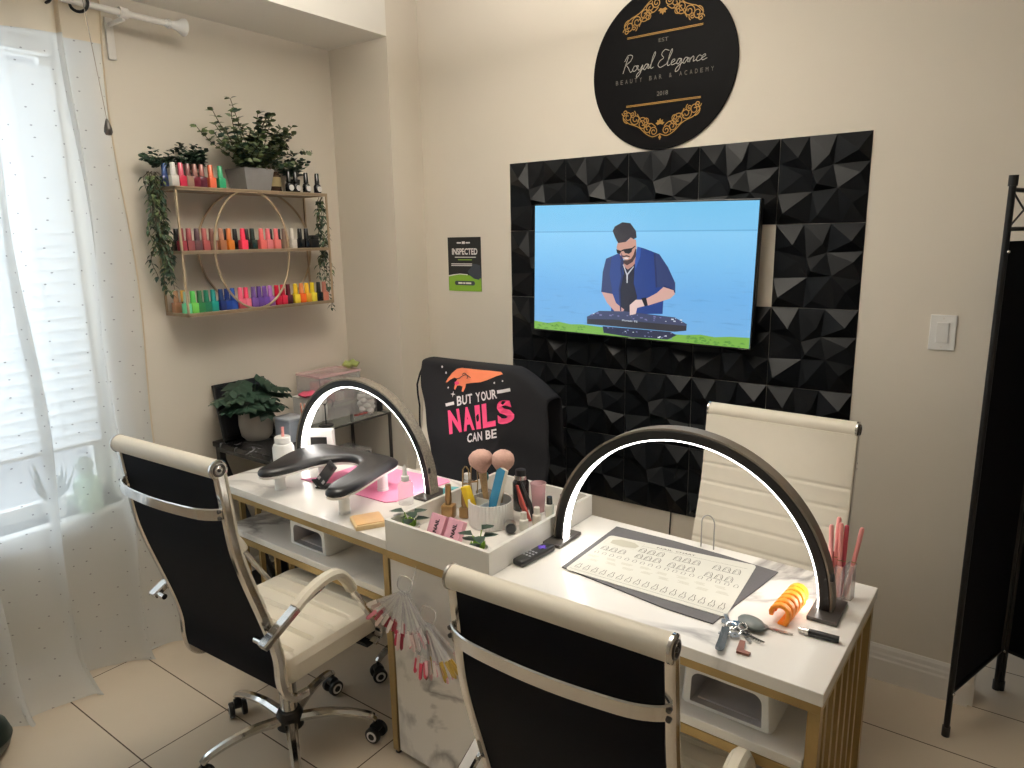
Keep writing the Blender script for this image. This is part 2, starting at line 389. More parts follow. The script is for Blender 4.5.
# ------------------------------------------------------------------ curtain, rod
def pleat(y, z):
    t = max(0.0, min(1.0, (2.5 - z) / 2.5)); edge = -1.37
    ph = 2 * PI * (y - edge) / (0.235 + .02 * math.sin(y * 3))
    a = 0.030 + 0.022 * t
    x = XL + .125 + a * math.sin(ph + .25 * math.sin(z * 2.1)) + .010 * math.sin(ph * 2.3 + z * 1.7)
    return x
def curtain_pt(y, z):
    x = pleat(y, z)
    t = max(0.0, min(1.0, (2.5 - z) / 2.5)); ph = 2 * PI * (y + 1.37) / (0.235 + .02 * math.sin(y * 3))
    yy = y + .012 * math.sin(z * 5 + y * 9) + (.052 * math.sin(ph + .6)) * min(1, (-1.37 - y) / .06 + .0)
    if z < .16:      # cloth spreading on the floor
        k = (1 - z / .16)
        x += k * k * (.045 + .06 * max(0, math.sin(y * 13 + 1.2)) + .02 * math.sin(y * 31))
        if y < -1.75: x += k * k * .06
    return (x, yy, max(z, .004 + .01 * abs(math.sin(y * 23)) * (z < .03)))
cur = thing('sheer_curtain', 'white sheer dotted voile curtain hanging to the floor over the bright window', 'curtain', (0, 0, 0))
f = MB(); NY, NZ = 150, 90; y0, y1 = -2.40, -1.37; zz = [0.002 + (2.56 - .002) * (k / NZ) ** 1.15 for k in range(NZ + 1)]
uvl = f.bm.loops.layers.uv.new('UVMap')
g = [[f.bm.verts.new(curtain_pt(y0 + (y1 - y0) * i / NY, z)) for z in zz] for i in range(NY + 1)]
for i in range(NY):
    for k in range(NZ):
        fc = f._f([g[i][k], g[i + 1][k], g[i + 1][k + 1], g[i][k + 1]])
        for lp, (a, b_) in zip(fc.loops, ((i, k), (i + 1, k), (i + 1, k + 1), (i, k + 1))):
            lp[uvl].uv = ((y1 - y0) * a / NY * 1.35, zz[b_])
o = f.build('voile', M['sheer'], cur)
f = MB(); zz = [2.385 + (2.565 - 2.385) * k / 8 for k in range(9)]
g = [[tuple(Vector(curtain_pt(y0 + (y1 - y0) * i / NY, z)) + Vector((.003, 0, 0))) for z in zz] for i in range(NY + 1)]
f.rings(g, cap=False, close=False); f.build('header_band', M['header'], cur)
f = MB(); f.tube([(pleat(y1, z) + .002, y1 + .012 * math.sin(z * 5 + y1 * 9), z) for z in [.12 + 2.44 * k / 60 for k in range(61)]], .0035, 6)
f.build('side_hem', M['header'], cur)
RODZ = 2.507; RODX = XL + .125
for k in range(8):
    y = -1.445 - k * .1175
    x = RODX; f = MB()
    f.tube([(x + .022 * math.cos(a), y + .022 * math.cos(a), RODZ + .031 * math.sin(a)) for a in [2 * PI * j / 20 for j in range(20)]], .0055, 8, loop=True)
    f.build('grommet', M['black_metal'], cur)
rod = thing('curtain_rod', 'white curtain rod with trumpet finial above the window', 'curtain rod', (RODX, -1.1, RODZ))
f = MB(); f.cyl((0, -2.45, 0), (0, 0, 0), .0115, n=16); f.build('pole', M['trim'], rod)
f = MB(); f.lathe([(.0001, 0), (.013, 0), (.013, .012), (.017, .014), (.017, .022), (.013, .026), (.015, .04), (.022, .06), (.031, .075), (.033, .084), (.026, .088), (.0001, .089)], n=24)
f.bm.transform(Matrix.Rotation(-PI / 2, 4, 'X') @ Matrix.Identity(4)); f.bm.transform(Matrix.Translation((0, -.035, 0)))
f.build('finial', M['white'], rod)
f = MB(); f.box((-.118, -.19, -.07), (.008, .03, .15), bevel=.002); f.box((-.06, -.19, -.02), (.12, .012, .014), bevel=.002)
f.cyl((0, -.205, 0), (0, -.175, 0), .019, n=20); f.build('bracket', M['trim'], rod)
pc = thing('blind_pull_cord', 'thin cord with grey drop-shaped weight hanging in front of the sheer curtain', 'pull cord', (XL + .215, -1.44, 2.075))
f = MB(); f.cyl((-.02, -.03, .52), (0, 0, .03), .0016, n=6); f.build('cord', M['pot_grey'], pc)
f = MB(); f.lathe([(.0001, -.026), (.010, -.024), (.0145, -.014), (.013, 0), (.007, .022), (.003, .032), (.0001, .033)], n=16); f.build('weight', M['grey_dark'], pc)

# on the sill
SX = XL - .02
j = thing('glass_jar', 'pale green jar with round stopper on the window sill behind the curtain', 'jar', (SX, -1.585, WZ0 + .0))
f = MB(); f.lathe([(.0001, 0), (.045, 0), (.05, .01), (.05, .11), (.04, .13), (.025, .14), (.025, .155), (.0001, .155)], n=20); f.build('body', mat('pale_green_glass', S(176, 214, 180), .3, var=.05), j)
f = MB(); f.ball((0, 0, .185), .034); f.build('stopper', mat('grey_green', S(150, 168, 158), .5, var=.05), j)
pl = thing('spiky_plant', 'spiky green plant in white pot on the window sill behind the curtain', 'plant', (SX, -1.70 + .2 + .015, WZ0 + .0))
pl.location = (SX - .035, -1.695, WZ0)
f = MB(); f.lathe([(.0001, 0), (.035, 0), (.045, .07), (.045, .075), (.038, .075), (.036, .06), (.0001, .06)], n=20); f.build('pot', M['white'], pl)
f = MB()
for k in range(18):
    a = random.uniform(0, 2 * PI); t = random.uniform(.3, 1.0)
    f.leaf((.01 * math.cos(a), .01 * math.sin(a), .06), (math.cos(a) * t * .4, math.sin(a) * t, .9), (math.cos(a), math.sin(a), .2), random.uniform(.1, .17), .016, .15)
f.build('foliage', M['leaf_vine'], pl)

# ------------------------------------------------------------------ faceted wall panels
PX0, PZ0, PS = 0.143, 2.002, 0.3048
def make_panel():
    rnd = random.Random(5); N = 3; h = PS - .0015
    gp = {}
    for i in range(N + 1):
        for k in range(N + 1):
            u, v = i / N, k / N
            if 0 < i < N: u += rnd.uniform(-.075, .075)
            if 0 < k < N: v += rnd.uniform(-.075, .075)
            d = .002 if (i in (0, N) or k in (0, N)) else (.024 if (i + k) % 2 else .004)
            gp[i, k] = (u * h, -d, v * h)
    f = MB()
    for i in range(N):
        for k in range(N):
            q = [gp[i, k], gp[i + 1, k], gp[i + 1, k + 1], gp[i, k + 1]]
            m = sum((Vector(p) for p in q), Vector()) / 4
            m.x += rnd.uniform(-.03, .03); m.z += rnd.uniform(-.03, .03); m.y = -(.036 if (i + k) % 2 == 0 else .012) - rnd.uniform(0, .006)
            vs = [f.bm.verts.new(p) for p in q]; c = f.bm.verts.new(m)
            for t in range(4): f._f([vs[t], vs[(t + 1) % 4], c])
    bmesh.ops.remove_doubles(f.bm, verts=f.bm.verts[:], dist=1e-5)
    # thin folded rim back to the wall
    be = [e for e in f.bm.edges if e.is_boundary]
    r = bmesh.ops.extrude_edge_only(f.bm, edges=be)
    for v in [x for x in r['geom'] if isinstance(x, bmesh.types.BMVert)]: v.co.y = 0
    return f.build('wall_panel', M['black_panel'], smooth=False)
proto = make_panel(); rows = ['top row', 'second row', 'third row', 'fourth row', 'bottom row']
cols = ['leftmost column', 'second column from the left', 'middle column', 'second column from the right', 'rightmost column']
first = True
for r_ in range(5):
    for c_ in range(5):
        if (r_, c_) in ((1, 3), (1, 1), (1, 2)): continue
        o = proto if first else proto.copy()
        if not first: C.objects.link(o)
        first = False
        o.location = (PX0 + c_ * PS, -.0005, PZ0 - (r_ + 1) * PS)
        tag(o, 'black faceted wall panel, %s, %s' % (rows[r_], cols[c_]), 'wall panel', 'black faceted panels around the television')

# ------------------------------------------------------------------ television
tv = thing('television', 'flat television on the faceted panels showing a man at a mixing deck by the sea', 'television', (.824, -.075, 1.52))
tv.rotation_euler = (0, rad(1.1), 0)
W2, H2 = .4925, .2735
f = MB(); f.box((0, .012, 0), (2 * W2 + .012, .035, 2 * H2 + .014), bevel=.003); f.box((0, .045, -.03), (.62, .04, .36), bevel=.01); f.build('casing', M['black'], tv, smooth=False)
f = MB(); f.box((0, .07, 0), (.3, .02, .2), bevel=.003); f.build('wall_mount', M['black_metal'], tv, smooth=False)
def scr(name, col, s=1.0):
    m = mat(name, (0.01, .01, .01, 1), .18, emit=col, estr=s); return m
sky = scr('screen_sea', (1, 1, 1, 1)); nt = sky.node_tree; b = nt.nodes['Principled BSDF']
tc = nt.nodes.new('ShaderNodeTexCoord'); sp = nt.nodes.new('ShaderNodeSeparateXYZ'); nt.links.new(tc.outputs['Object'], sp.inputs[0])
mr = nt.nodes.new('ShaderNodeMapRange'); mr.inputs['From Min'].default_value = -.27; mr.inputs['From Max'].default_value = .27; nt.links.new(sp.outputs[2], mr.inputs['Value'])
cr = nt.nodes.new('ShaderNodeValToRGB'); e = cr.color_ramp.elements
e[0].position = 0; e[0].color = S(116, 176, 226); e[1].position = 1; e[1].color = S(120, 196, 238)
for p, c_ in ((.35, S(112, 178, 232)), (.6, S(126, 194, 240)), (.79, S(138, 204, 244)), (.81, S(128, 198, 240))):
    x = cr.color_ramp.elements.new(p); x.color = c_
nt.links.new(mr.outputs[0], cr.inputs[0])
n_ = nt.nodes.new('ShaderNodeTexNoise'); mp = nt.nodes.new('ShaderNodeMapping'); mp.inputs['Scale'].default_value = (5, 1, 45)
nt.links.new(tc.outputs['Object'], mp.inputs[0]); nt.links.new(mp.outputs[0], n_.inputs['Vector']); n_.inputs['Scale'].default_value = 1.6; n_.inputs['Detail'].default_value = 4
r3 = nt.nodes.new('ShaderNodeMapRange'); r3.inputs['From Min'].default_value = .58; r3.inputs['From Max'].default_value = .75; r3.inputs['To Max'].default_value = .45; nt.links.new(n_.outputs['Fac'], r3.inputs['Value'])
lo = nt.nodes.new('ShaderNodeMapRange'); lo.inputs['From Min'].default_value = .05; lo.inputs['From Max'].default_value = -.12; nt.links.new(sp.outputs[2], lo.inputs['Value'])
mu = nt.nodes.new('ShaderNodeMath'); mu.operation = 'MULTIPLY'; nt.links.new(r3.outputs[0], mu.inputs[0]); nt.links.new(lo.outputs[0], mu.inputs[1])
mxx = nt.nodes.new('ShaderNodeMix'); mxx.data_type = 'RGBA'; mxx.inputs[7].default_value = S(84, 132, 190)
nt.links.new(mu.outputs[0], mxx.inputs[0]); nt.links.new(cr.outputs[0], mxx.inputs[6]); nt.links.new(mxx.outputs[2], b.inputs['Emission Color'])
f = MB(); f.box((0, -.0065, 0), (2 * W2, .002, 2 * H2)); f.build('screen', sky, tv, smooth=False)
SH = {
 'hair': [(-0.102,0.164),(-0.093,0.182),(-0.058,0.199),(-0.022,0.195),(0.004,0.164),(0.008,0.138),(-0.005,0.131),(-0.018,0.138),(-0.04,0.12),(-0.075,0.115),(-0.089,0.137)],
 'face': [(-0.078,0.115),(-0.04,0.12),(-0.018,0.138),(-0.005,0.131),(0.005,0.129),(0.009,0.098),(0.007,0.071),(-0.012,0.044),(-0.037,0.041),(-0.055,0.056),(-0.074,0.079),(-0.082,0.097)],
 'beard': [(-.066,.066),(-.058,.052),(-.048,.046),(-.031,.046),(-.014,.052),(-.004,.068),(.004,.092),(.009,.092),(.008,.064),(-.006,.040),(-.031,.025),(-.052,.036),(-.064,.052)],
 'moustache': [(-.058,.066),(-.046,.064),(-.034,.067),(-.018,.062),(-.022,.058),(-.034,.061),(-.046,.058),(-.058,.061)],
 'smile': [(-.050,.056),(-.036,.058),(-.022,.056),(-.030,.050),(-.042,.050)],
 'lapel': [(-.058,.079),(-.046,.029),(-.052,.010),(-.046,-.02),(-.058,-.076),(-.05,-.164),(-.056,-.166),(-.066,-.076),(-.056,-.02),(-.062,.012)],
 'collar': [(.004,.040),(.013,.102),(.030,.098),(.028,.060),(.008,.010)],
 'cuff': [(.135,-.050),(.185,-.068),(.186,-.078),(.134,-.060)],
 'sleeveline': [(.086,.076),(.092,.075),(.100,.010),(.106,-.060),(.101,-.060),(.094,.010)],
 'glasses': [(-.083,.090),(-.062,.084),(-.050,.090),(-.012,.096),(.004,.106),(.004,.102),(-.010,.090),(-.012,.080),(-.024,.072),(-.042,.075),(-.049,.084),(-.060,.080),(-.064,.071),(-.078,.073)],
 'neck': [(-0.052,0.043),(-0.031,0.025),(-0.006,0.04),(0.008,0.067),(0.013,0.044),(-0.006,0.022),(-0.027,0.008),(-0.046,0.02)],
 'shirt': [(-0.13,0.05),(-0.058,0.079),(-0.046,0.029),(-0.026,0.012),(0.004,0.035),(0.013,0.102),(0.046,0.094),(0.11,0.073),(0.15,0.022),(0.183,-0.038),(0.185,-0.075),(0.135,-0.056),(0.107,-0.082),(0.136,-0.112),(0.135,-0.165),(-0.101,-0.181),(-0.094,-0.096),(-0.149,-0.09),(-0.144,-0.005)],
 'shade1': [(0.085,0.077),(0.11,0.073),(0.15,0.022),(0.183,-0.038),(0.185,-0.075),(0.135,-0.056),(0.101,-0.06),(0.093,0.011)],
 'shade2': [(-0.13,0.05),(-0.104,0.06),(-0.112,-0.014),(-0.094,-0.096),(-0.149,-0.09),(-0.144,-0.005)],
 'tee': [(-0.052,0.029),(-0.026,0.015),(0.004,0.04),(0.002,-0.046),(0.019,-0.1),(0.017,-0.169),(-0.05,-0.164),(-0.063,-0.076),(-0.045,-0.011)],
 'arml': [(-0.147,-0.09),(-0.094,-0.096),(-0.077,-0.133),(-0.038,-0.158),(-0.044,-0.17),(-0.081,-0.17),(-0.119,-0.135)],
 'armr': [(0.178,-0.067),(0.185,-0.082),(0.166,-0.101),(0.07,-0.135),(0.061,-0.107),(0.107,-0.082),(0.135,-0.056)],
 'hand': [(0.064,-0.111),(0.015,-0.114),(-0.012,-0.138),(-0.01,-0.18),(0.017,-0.173),(0.023,-0.147),(0.061,-0.136)],
 'watch': [(0.039,-0.106),(0.061,-0.102),(0.07,-0.133),(0.056,-0.139)],
 'deck': [(-0.215,-0.2),(-0.155,-0.171),(-0.029,-0.165),(0.072,-0.17),(0.188,-0.175),(0.241,-0.198),(0.24,-0.225),(0.191,-0.233),(-0.214,-0.232)],
 'deckside': [(-0.214,-0.210),(-0.08,-0.203),(0.241,-0.206),(0.24,-0.225),(0.191,-0.233),(-0.214,-0.232)],
 'lower': [(-0.137,-0.236),(0.172,-0.235),(0.201,-0.246),(0.164,-0.267),(0.006,-0.272),(-0.131,-0.264)],
 'horizon': [(-0.4925,0.162),(0.4925,0.169),(0.4925,0.165),(-0.4925,0.157)],
 'grass': [(-0.4925,-0.238),(-0.42,-.243),(-0.36,-.233),(-0.3,-.24),(-0.242,-0.236),(-0.132,-0.241),(0.0,-.245),(0.229,-0.243),(0.3,-.236),(0.356,-0.241),(.42,-.234),(0.4925,-0.232),(0.4925,-0.2735),(-0.4925,-0.2735)],
 'neckl': [(-0.05,0.027),(-0.046,0.029),(-0.029,-0.009),(-0.002,0.022),(0.001,0.02),(-0.025,-0.014),(-0.025,-0.047),(-0.03,-0.047),(-0.032,-0.015)]}
order = [('horizon', (104, 172, 220)), ('grass', (122, 176, 74)), ('shirt', (30, 62, 134)), ('shade1', (46, 62, 112)), ('shade2', (44, 58, 108)), ('tee', (24, 26, 48)),
         ('arml', (206, 160, 150)), ('neck', (186, 134, 120)), ('face', (200, 150, 132)), ('beard', (70, 48, 48)), ('moustache', (66, 46, 46)), ('smile', (228, 214, 208)), ('lapel', (20, 40, 92)), ('collar', (44, 84, 166)), ('cuff', (30, 44, 92)), ('sleeveline', (34, 46, 92)), ('hair', (38, 30, 40)), ('glasses', (16, 16, 22)),
         ('neckl', (196, 196, 204)), ('lower', (36, 44, 74)), ('deck', (62, 70, 104)), ('deckside', (48, 48, 58)), ('armr', (212, 168, 156)), ('hand', (226, 196, 188)), ('watch', (24, 24, 34))]
mats_ = [scr('screen_' + n_, S(*c_)) for n_, c_ in order]; mats_.append(scr('screen_white', S(214, 222, 232))); mats_.append(scr('screen_violet', S(120, 120, 170))); mats_.append(scr('screen_grassdark', S(94, 148, 66)))
f = MB()
for i, (n_, c_) in enumerate(order):
    f.mi = i; y = -.0080 - i * .00012
    f.flat(SH[n_], lambda u, v: (u, y, v))
rnd = random.Random(3); y = -.0106
for k in range(26):
    u = rnd.uniform(-.2, .22); v = -.188 + rnd.uniform(-.012, .012); f.mi = len(order) + rnd.choice((0, 1, 1)); s_ = rnd.uniform(.002, .006)
    f.flat([(u - s_, v - s_ * .5), (u + s_, v - s_ * .5), (u + s_, v + s_ * .5), (u - s_, v + s_ * .5)], lambda a, b_: (a, y, b_))
for k in range(22):
    u = rnd.uniform(-.12, .19); v = -.251 + rnd.uniform(-.014, .012); f.mi = len(order) + rnd.choice((0, 1, 1)); s_ = rnd.uniform(.002, .005)
    f.flat([(u - s_, v - s_ * .5), (u + s_, v - s_ * .5), (u + s_, v + s_ * .5), (u - s_, v + s_ * .5)], lambda a, b_: (a, y, b_))
for k in range(60):
    u = rnd.choice((rnd.uniform(-.48, -.22), rnd.uniform(.24, .48))); v = rnd.uniform(-.27, -.245); f.mi = len(order) + 2; s_ = rnd.uniform(.004, .012)
    f.flat([(u - s_, v - .003), (u + s_, v - .003), (u, v + .004)], lambda a, b_: (a, y, b_))
f.mi = len(order); f.text('Pioneer DJ', -.045, .025, -.209, -.2, lambda u, v: (u, y, v), .01)
f.recalc = False
f.build('screen_picture', mats_, tv, smooth=False)
f = MB(); f.text('Roku TV', .45, .485, -.2795, -.2748, lambda u, v: (u, -.0072, v), .01); f.box((0, -.0065, -.277), (.03, .002, .003)); f.build('badge', M['sign_white'], tv, smooth=False)

# ------------------------------------------------------------------ round sign
sg = thing('round_sign', 'large round black sign with gold scrolls and white script lettering above the television', 'sign', (.891, 0, 2.305))
f = MB(); f.lathe([(.0001, 0), (.302, 0), (.304, .002), (.304, .006), (.302, .008), (.0001, .008)], n=96); f.bm.transform(Matrix.Rotation(PI / 2, 4, 'X')); f.bm.transform(Matrix.Translation((0, -.001, 0)))
f.build('disc', M['sign_black'], sg)
F_ = lambda u, v: (u, -.0105, v)
f = MB(); f.recalc = False
def spiral(cx, cz, r, turns, sgn, a0, sx):
    pts = []
    for k in range(int(turns * 22) + 1):
        t = k / (turns * 22); a = a0 + sgn * t * turns * 2 * PI; q = r * (1 - .82 * t)
        pts.append((sx * (cx + q * math.cos(a)), cz + q * math.sin(a)))
    return pts
for top in (0, 1):
    for sx in (1, -1):
        V = lambda z: (z if not top else -z + .01)
        S_ = lambda pts: [(u, V(v)) for u, v in pts]
        spec = [(.142, -.166, .024, 1.6, 1, -1.5), (.108, -.178, .024, 1.7, -1, 1.0), (.120, -.158, .014, 1.5, 1, 2.0), (.076, -.198, .026, 1.8, 1, 0.4), (.052, -.219, .021, 1.6, -1, 2.2), (.027, -.232, .019, 1.6, 1, -.5), (.155, -.148, .014, 1.3, -1, 0), (.062, -.188, .013, 1.4, -1, 4)]
        for (cx, cz, r, tn, sgn, a0) in spec: f.ribbon(S_(spiral(cx, cz, r, tn, sgn, a0, sx)), .0034, F_)
        for pts in ([(.0, -.243), (.03, -.252), (.06, -.238), (.09, -.212), (.115, -.2), (.14, -.19), (.165, -.165)], [(.018, -.215), (.04, -.2), (.06, -.212), (.085, -.182), (.1, -.158)]):
            f.ribbon(S_([(sx * p.x, p.y) for p in smooth_path([(a, b_, 0) for a, b_ in pts], 6)]), .0034, F_)
        for a in (0, 38, 76):
            a_ = rad(a); L_ = .022 if a == 0 else .02
            c0 = (0, -.206)
            if a == 0 and sx < 0: continue
            tip = (sx * L_ * math.sin(a_), c0[1] + L_ * math.cos(a_)); nx_, nz_ = math.cos(a_) * .006, -math.sin(a_) * .006
            mid = (sx * L_ * .5 * math.sin(a_), c0[1] + L_ * .5 * math.cos(a_))
            f.flat(S_([c0, (mid[0] + sx * nx_, mid[1] + nz_), tip, (mid[0] - sx * nx_, mid[1] - nz_)]), F_)
    V = lambda z: (z if not top else -z + .01)
    f.flat([(0, V(-.268)), (.006, V(-.256)), (0, V(-.244)), (-.006, V(-.256))], F_)
for z in (.133, -.125):
    for dz in (.0022, -.0022): f.flat([(-.15, z + dz - .0012), (.165, z + dz - .0012), (.165, z + dz + .0012), (-.15, z + dz + .0012)], F_)
f.build('gold_ornament', M['sign_gold'], sg, smooth=False)
LET = {'R': ([[(.02, -.05), (.12, .5), (.22, 1.0)], [(.0, .72), (.2, 1.08), (.52, 1.02), (.46, .72), (.2, .5), (.36, .28), (.58, -.02), (.72, .08)]], .66),
 'o': ([[(.34, .3), (.15, .33), (.05, .1), (.2, 0), (.36, .15), (.3, .33), (.46, .3)]], .40),
 'y': ([[(.0, .33), (.05, .08), (.2, .05), (.35, .33), (.25, -.2), (.05, -.42), (.05, -.2), (.42, .1)]], .42),
 'a': ([[(.35, .3), (.15, .33), (.03, .1), (.15, 0), (.35, .3), (.35, .05), (.5, .1)]], .45),
 'l': ([[(0, .1), (.25, .8), (.22, 1.02), (.12, .7), (.1, .05), (.3, .08)]], .3), ' ': ([], .3),
 'E': ([[(.62, .95), (.3, 1.05), (.12, .8), (.3, .55), (.1, .4), (.0, .15), (.2, -.02), (.55, .12)]], .58),
 'e': ([[(0, .12), (.25, .25), (.2, .36), (.05, .25), (.1, .02), (.4, .1)]], .37),
 'g': ([[(.35, .3), (.15, .33), (.05, .1), (.2, .03), (.35, .3), (.3, -.3), (.08, -.44), (.1, -.2), (.5, .1)]], .45),
 'n': ([[(0, .3), (.05, 0), (.05, .15), (.2, .34), (.28, .25), (.28, .03), (.45, .1)]], .42),
 'c': ([[(.35, .27), (.2, .34), (.05, .15), (.15, 0), (.4, .1)]], .36)}
f = MB(); f.recalc = False
word = 'Royal Elegance'; tot = sum(LET[c][1] for c in word); x = -.168; k_ = .35 / tot; hh = .058
for c in word:
    for st in LET[c][0]:
        p = smooth_path([(x + (u + v * .18) * k_, .006 + v * hh, 0) for u, v in st], 6)
        f.ribbon([(q.x, q.y) for q in p], .0026, F_)
    x += LET[c][1] * k_
f.build('script_lettering', M['sign_white'], sg, smooth=False)
f = MB(); f.recalc = False
f.text('EST', -.014, .026, .098, .112, F_, 0); f.text('2018', -.016, .03, -.099, -.083, F_, 0)
s_ = 'BEAUTY BAR & ACADEMY'; st_ = .40 / (len(s_) - 1)
for i, ch in enumerate(s_):
    if ch != ' ': f.text(ch, -.193 + i * st_ - .0052, -.193 + i * st_ + .0052, -.037, -.021, F_, 0)
f.build('small_lettering', M['sign_grey'], sg, smooth=False)

# ------------------------------------------------------------------ poster and switch
po = thing('inspection_poster', 'small black and green poster reading INSPECTED on the back wall', 'poster', (-.147, 0, 1.54))  # printed poster, flat on the wall
f = MB(); f.box((0, -.0015, 0), (.212, .002, .266)); f.build('sheet', M['poster_black'], po, smooth=False)
G = lambda u, v: (u, -.0032, v); G2 = lambda u, v: (u, -.0038, v); G3 = lambda u, v: (u, -.0044, v)
f = MB(); f.recalc = False
f.flat([(-.106, -.133), (.106, -.133), (.106, -.068), (.07, -.06), (.02, -.053), (-.03, -.05), (-.07, -.055), (-.106, -.062)], G); f.build('green_band', M['poster_green'], po, smooth=False)
f = MB(); f.recalc = False
f.flat([(-.106, -.062), (-.07, -.055), (-.03, -.05), (.02, -.053), (.02, -.049), (-.03, -.046), (-.07, -.05), (-.106, -.056)], G2)
f.text('INSPECTED', -.078, .086, .047, .079, G2, .03)
for i in range(2): f.flat([(-.085, .0 - i * .008), (.05, .0 - i * .008), (.05, .004 - i * .008), (-.085, .004 - i * .008)], G2)
f.flat([(-.06, .033), (.075, .033), (.075, .037), (-.06, .037)], G2)
f.flat([(-.012, .1), (.008, .1), (.008, .112), (-.012, .112)], G2); f.flat([(-.045, .102), (-.017, .102), (-.017, .109), (-.045, .109)], G2); f.flat([(.013, .102), (.04, .102), (.04, .109), (.013, .109)], G2)

for a_, b_ in ((-.042, -.014), (-.01, .004), (.008, .042)): f.flat([(a_, -.097), (b_, -.097), (b_, -.089), (a_, -.089)], G3)
f.build('white_print', M['print_white'], po, smooth=False)
f = MB(); f.recalc = False
f.flat([(-.04, .02), (.05, .02), (.05, .025), (-.04, .025)], G2); f.flat([(-.06, -.112), (.08, -.112), (.08, -.115), (-.06, -.115)], G2)
f.build('green_print', M['poster_green'], po, smooth=False)
f = MB(); f.recalc = False
f.flat([(-.055 + .01 * math.cos(a) if a > PI / 2 and a < 1.5 * PI else .055 + .01 * math.cos(a), -.093 + .011 * math.sin(a)) for a in [2 * PI * k / 24 for k in range(24)]], G2)
f.flat([(.035, -.055), (.02, -.035), (.04, -.018), (.05, .004), (.075, .002), (.1, -.005), (.106, -.06), (.09, -.075), (.06, -.07)], G2)
f.build('dark_print', mat('poster_charcoal', S(58, 64, 74), .4, var=.1), po, smooth=False)
sw = thing('light_switch', 'white rocker light switch on the back wall beside the folding screen', 'light switch', (1.928, 0, 1.329))
f = MB(); f.box((0, -.003, 0), (.077, .006, .118), bevel=.002); f.build('plate', M['white'], sw, smooth=False)
f = MB(); f.box((0, -.007, 0), (.036, .006, .068), Matrix.Rotation(rad(3), 3, 'X'), bevel=.0015); f.build('rocker', M['white'], sw, smooth=False)
for z in (.048, -.048):
    f = MB(); f.cyl((0, -.0055, z), (0, -.0068, z), .0035, n=10); f.build('screw', M['trim'], sw)

# ------------------------------------------------------------------ gold wall shelf
SY0, SY1, SD = -1.195, -.435, .18
ZS = (1.377, 1.632, 1.886)
sh = thing('wall_shelf', 'champagne gold wire wall shelf with ring backs holding rows of nail polish', 'shelf', (XL, (SY0 + SY1) / 2, ZS[0]))
sw_ = (SY1 - SY0) / 2; hh_ = ZS[2] - ZS[0]
for i, z in enumerate((0, ZS[1] - ZS[0], hh_)):
    f = MB(); f.bx(.004, SD, -sw_, sw_, z - .006, z - .002)
    f.bx(SD - .006, SD, -sw_, sw_, z - .011, z + .003); f.bx(.004, .01, -sw_, sw_, z - .011, z + .003)
    f.bx(.004, SD, -sw_, -sw_ + .006, z - .011, z + .003); f.bx(.004, SD, sw_ - .006, sw_, z - .011, z + .003)
    f.build('shelf_board', M['shelf_gold'], sh, smooth=False)
for x in (.008, SD - .004):
    for y in (-sw_ + .004, sw_ - .004):
        f = MB(); f.bx(x - .004, x + .004, y - .004, y + .004, -.011, hh_); f.build('post', M['shelf_gold'], sh, smooth=False)
def ring(nm, x, cy, ry, rz, w):
    f = MB(); pts = []; run = []
    for k in range(129):
        a = 2 * PI * k / 128; p = (x, cy + ry * math.cos(a), hh_ / 2 + rz * math.sin(a))
        if -.006 < p[2] < hh_: run.append(p)
        else:
            if len(run) > 2: pts.append(run)
            run = []
    if len(run) > 2: pts.append(run)
    for r in pts: f.sweep(r, .009, .008, (1, 0, 0))
    f.build(nm, M['shelf_gold'], sh)
ring('back_ring', .012, .09, .300, .275, 0)
ring('front_ring', SD - .012, -.040, .186, .256, 0)

BOT = {}
def bottle(x, y, z, col, cap, label, shelf, kind='square'):
    """one nail polish bottle: glass body in the lacquer colour and a tall cap"""
    key = (kind,)
    if key not in BOT:
        f = MB()
        if kind == 'round': f.lathe([(.0001, 0), (.0165, 0), (.0175, .003), (.0175, .032), (.014, .040), (.009, .044), (.0001, .0445)], n=18)
        else:
            f.box((0, 0, .0215), (.034, .031, .043), bevel=.004); f.box((0, 0, .0445), (.018, .018, .006), bevel=.002)
        b0 = f.build('body', M['black'])
        f = MB(); f.lathe([(.0001, .0445), (.0115, .0445), (.0115, .048), (.0112, .05), (.0098, .090), (.0088, .092), (.0001, .0925)], n=16); c0 = f.build('cap', M['black'])
        BOT[key] = (b0.data, c0.data); bpy.data.objects.remove(b0); bpy.data.objects.remove(c0)
    b = bpy.data.objects.new('nail_polish_bottle', BOT[key][0]); c = bpy.data.objects.new('cap', BOT[key][1])
    for o, m in ((b, lacq(col)), (c, lacq(cap))):
        C.objects.link(o); o.material_slots[0].link = 'OBJECT'; o.material_slots[0].material = m
    c.parent = b; b.location = (x, y, z); b.rotation_euler = (0, 0, random.uniform(-.15, .15))
    return tag(b, label, 'nail polish', shelf)
LQ = {}
def lacq(c):
    if c not in LQ: LQ[c] = mat('lacquer', S(*c), .22, var=.04, coat=.3)
    return LQ[c]
K = (18, 18, 20)
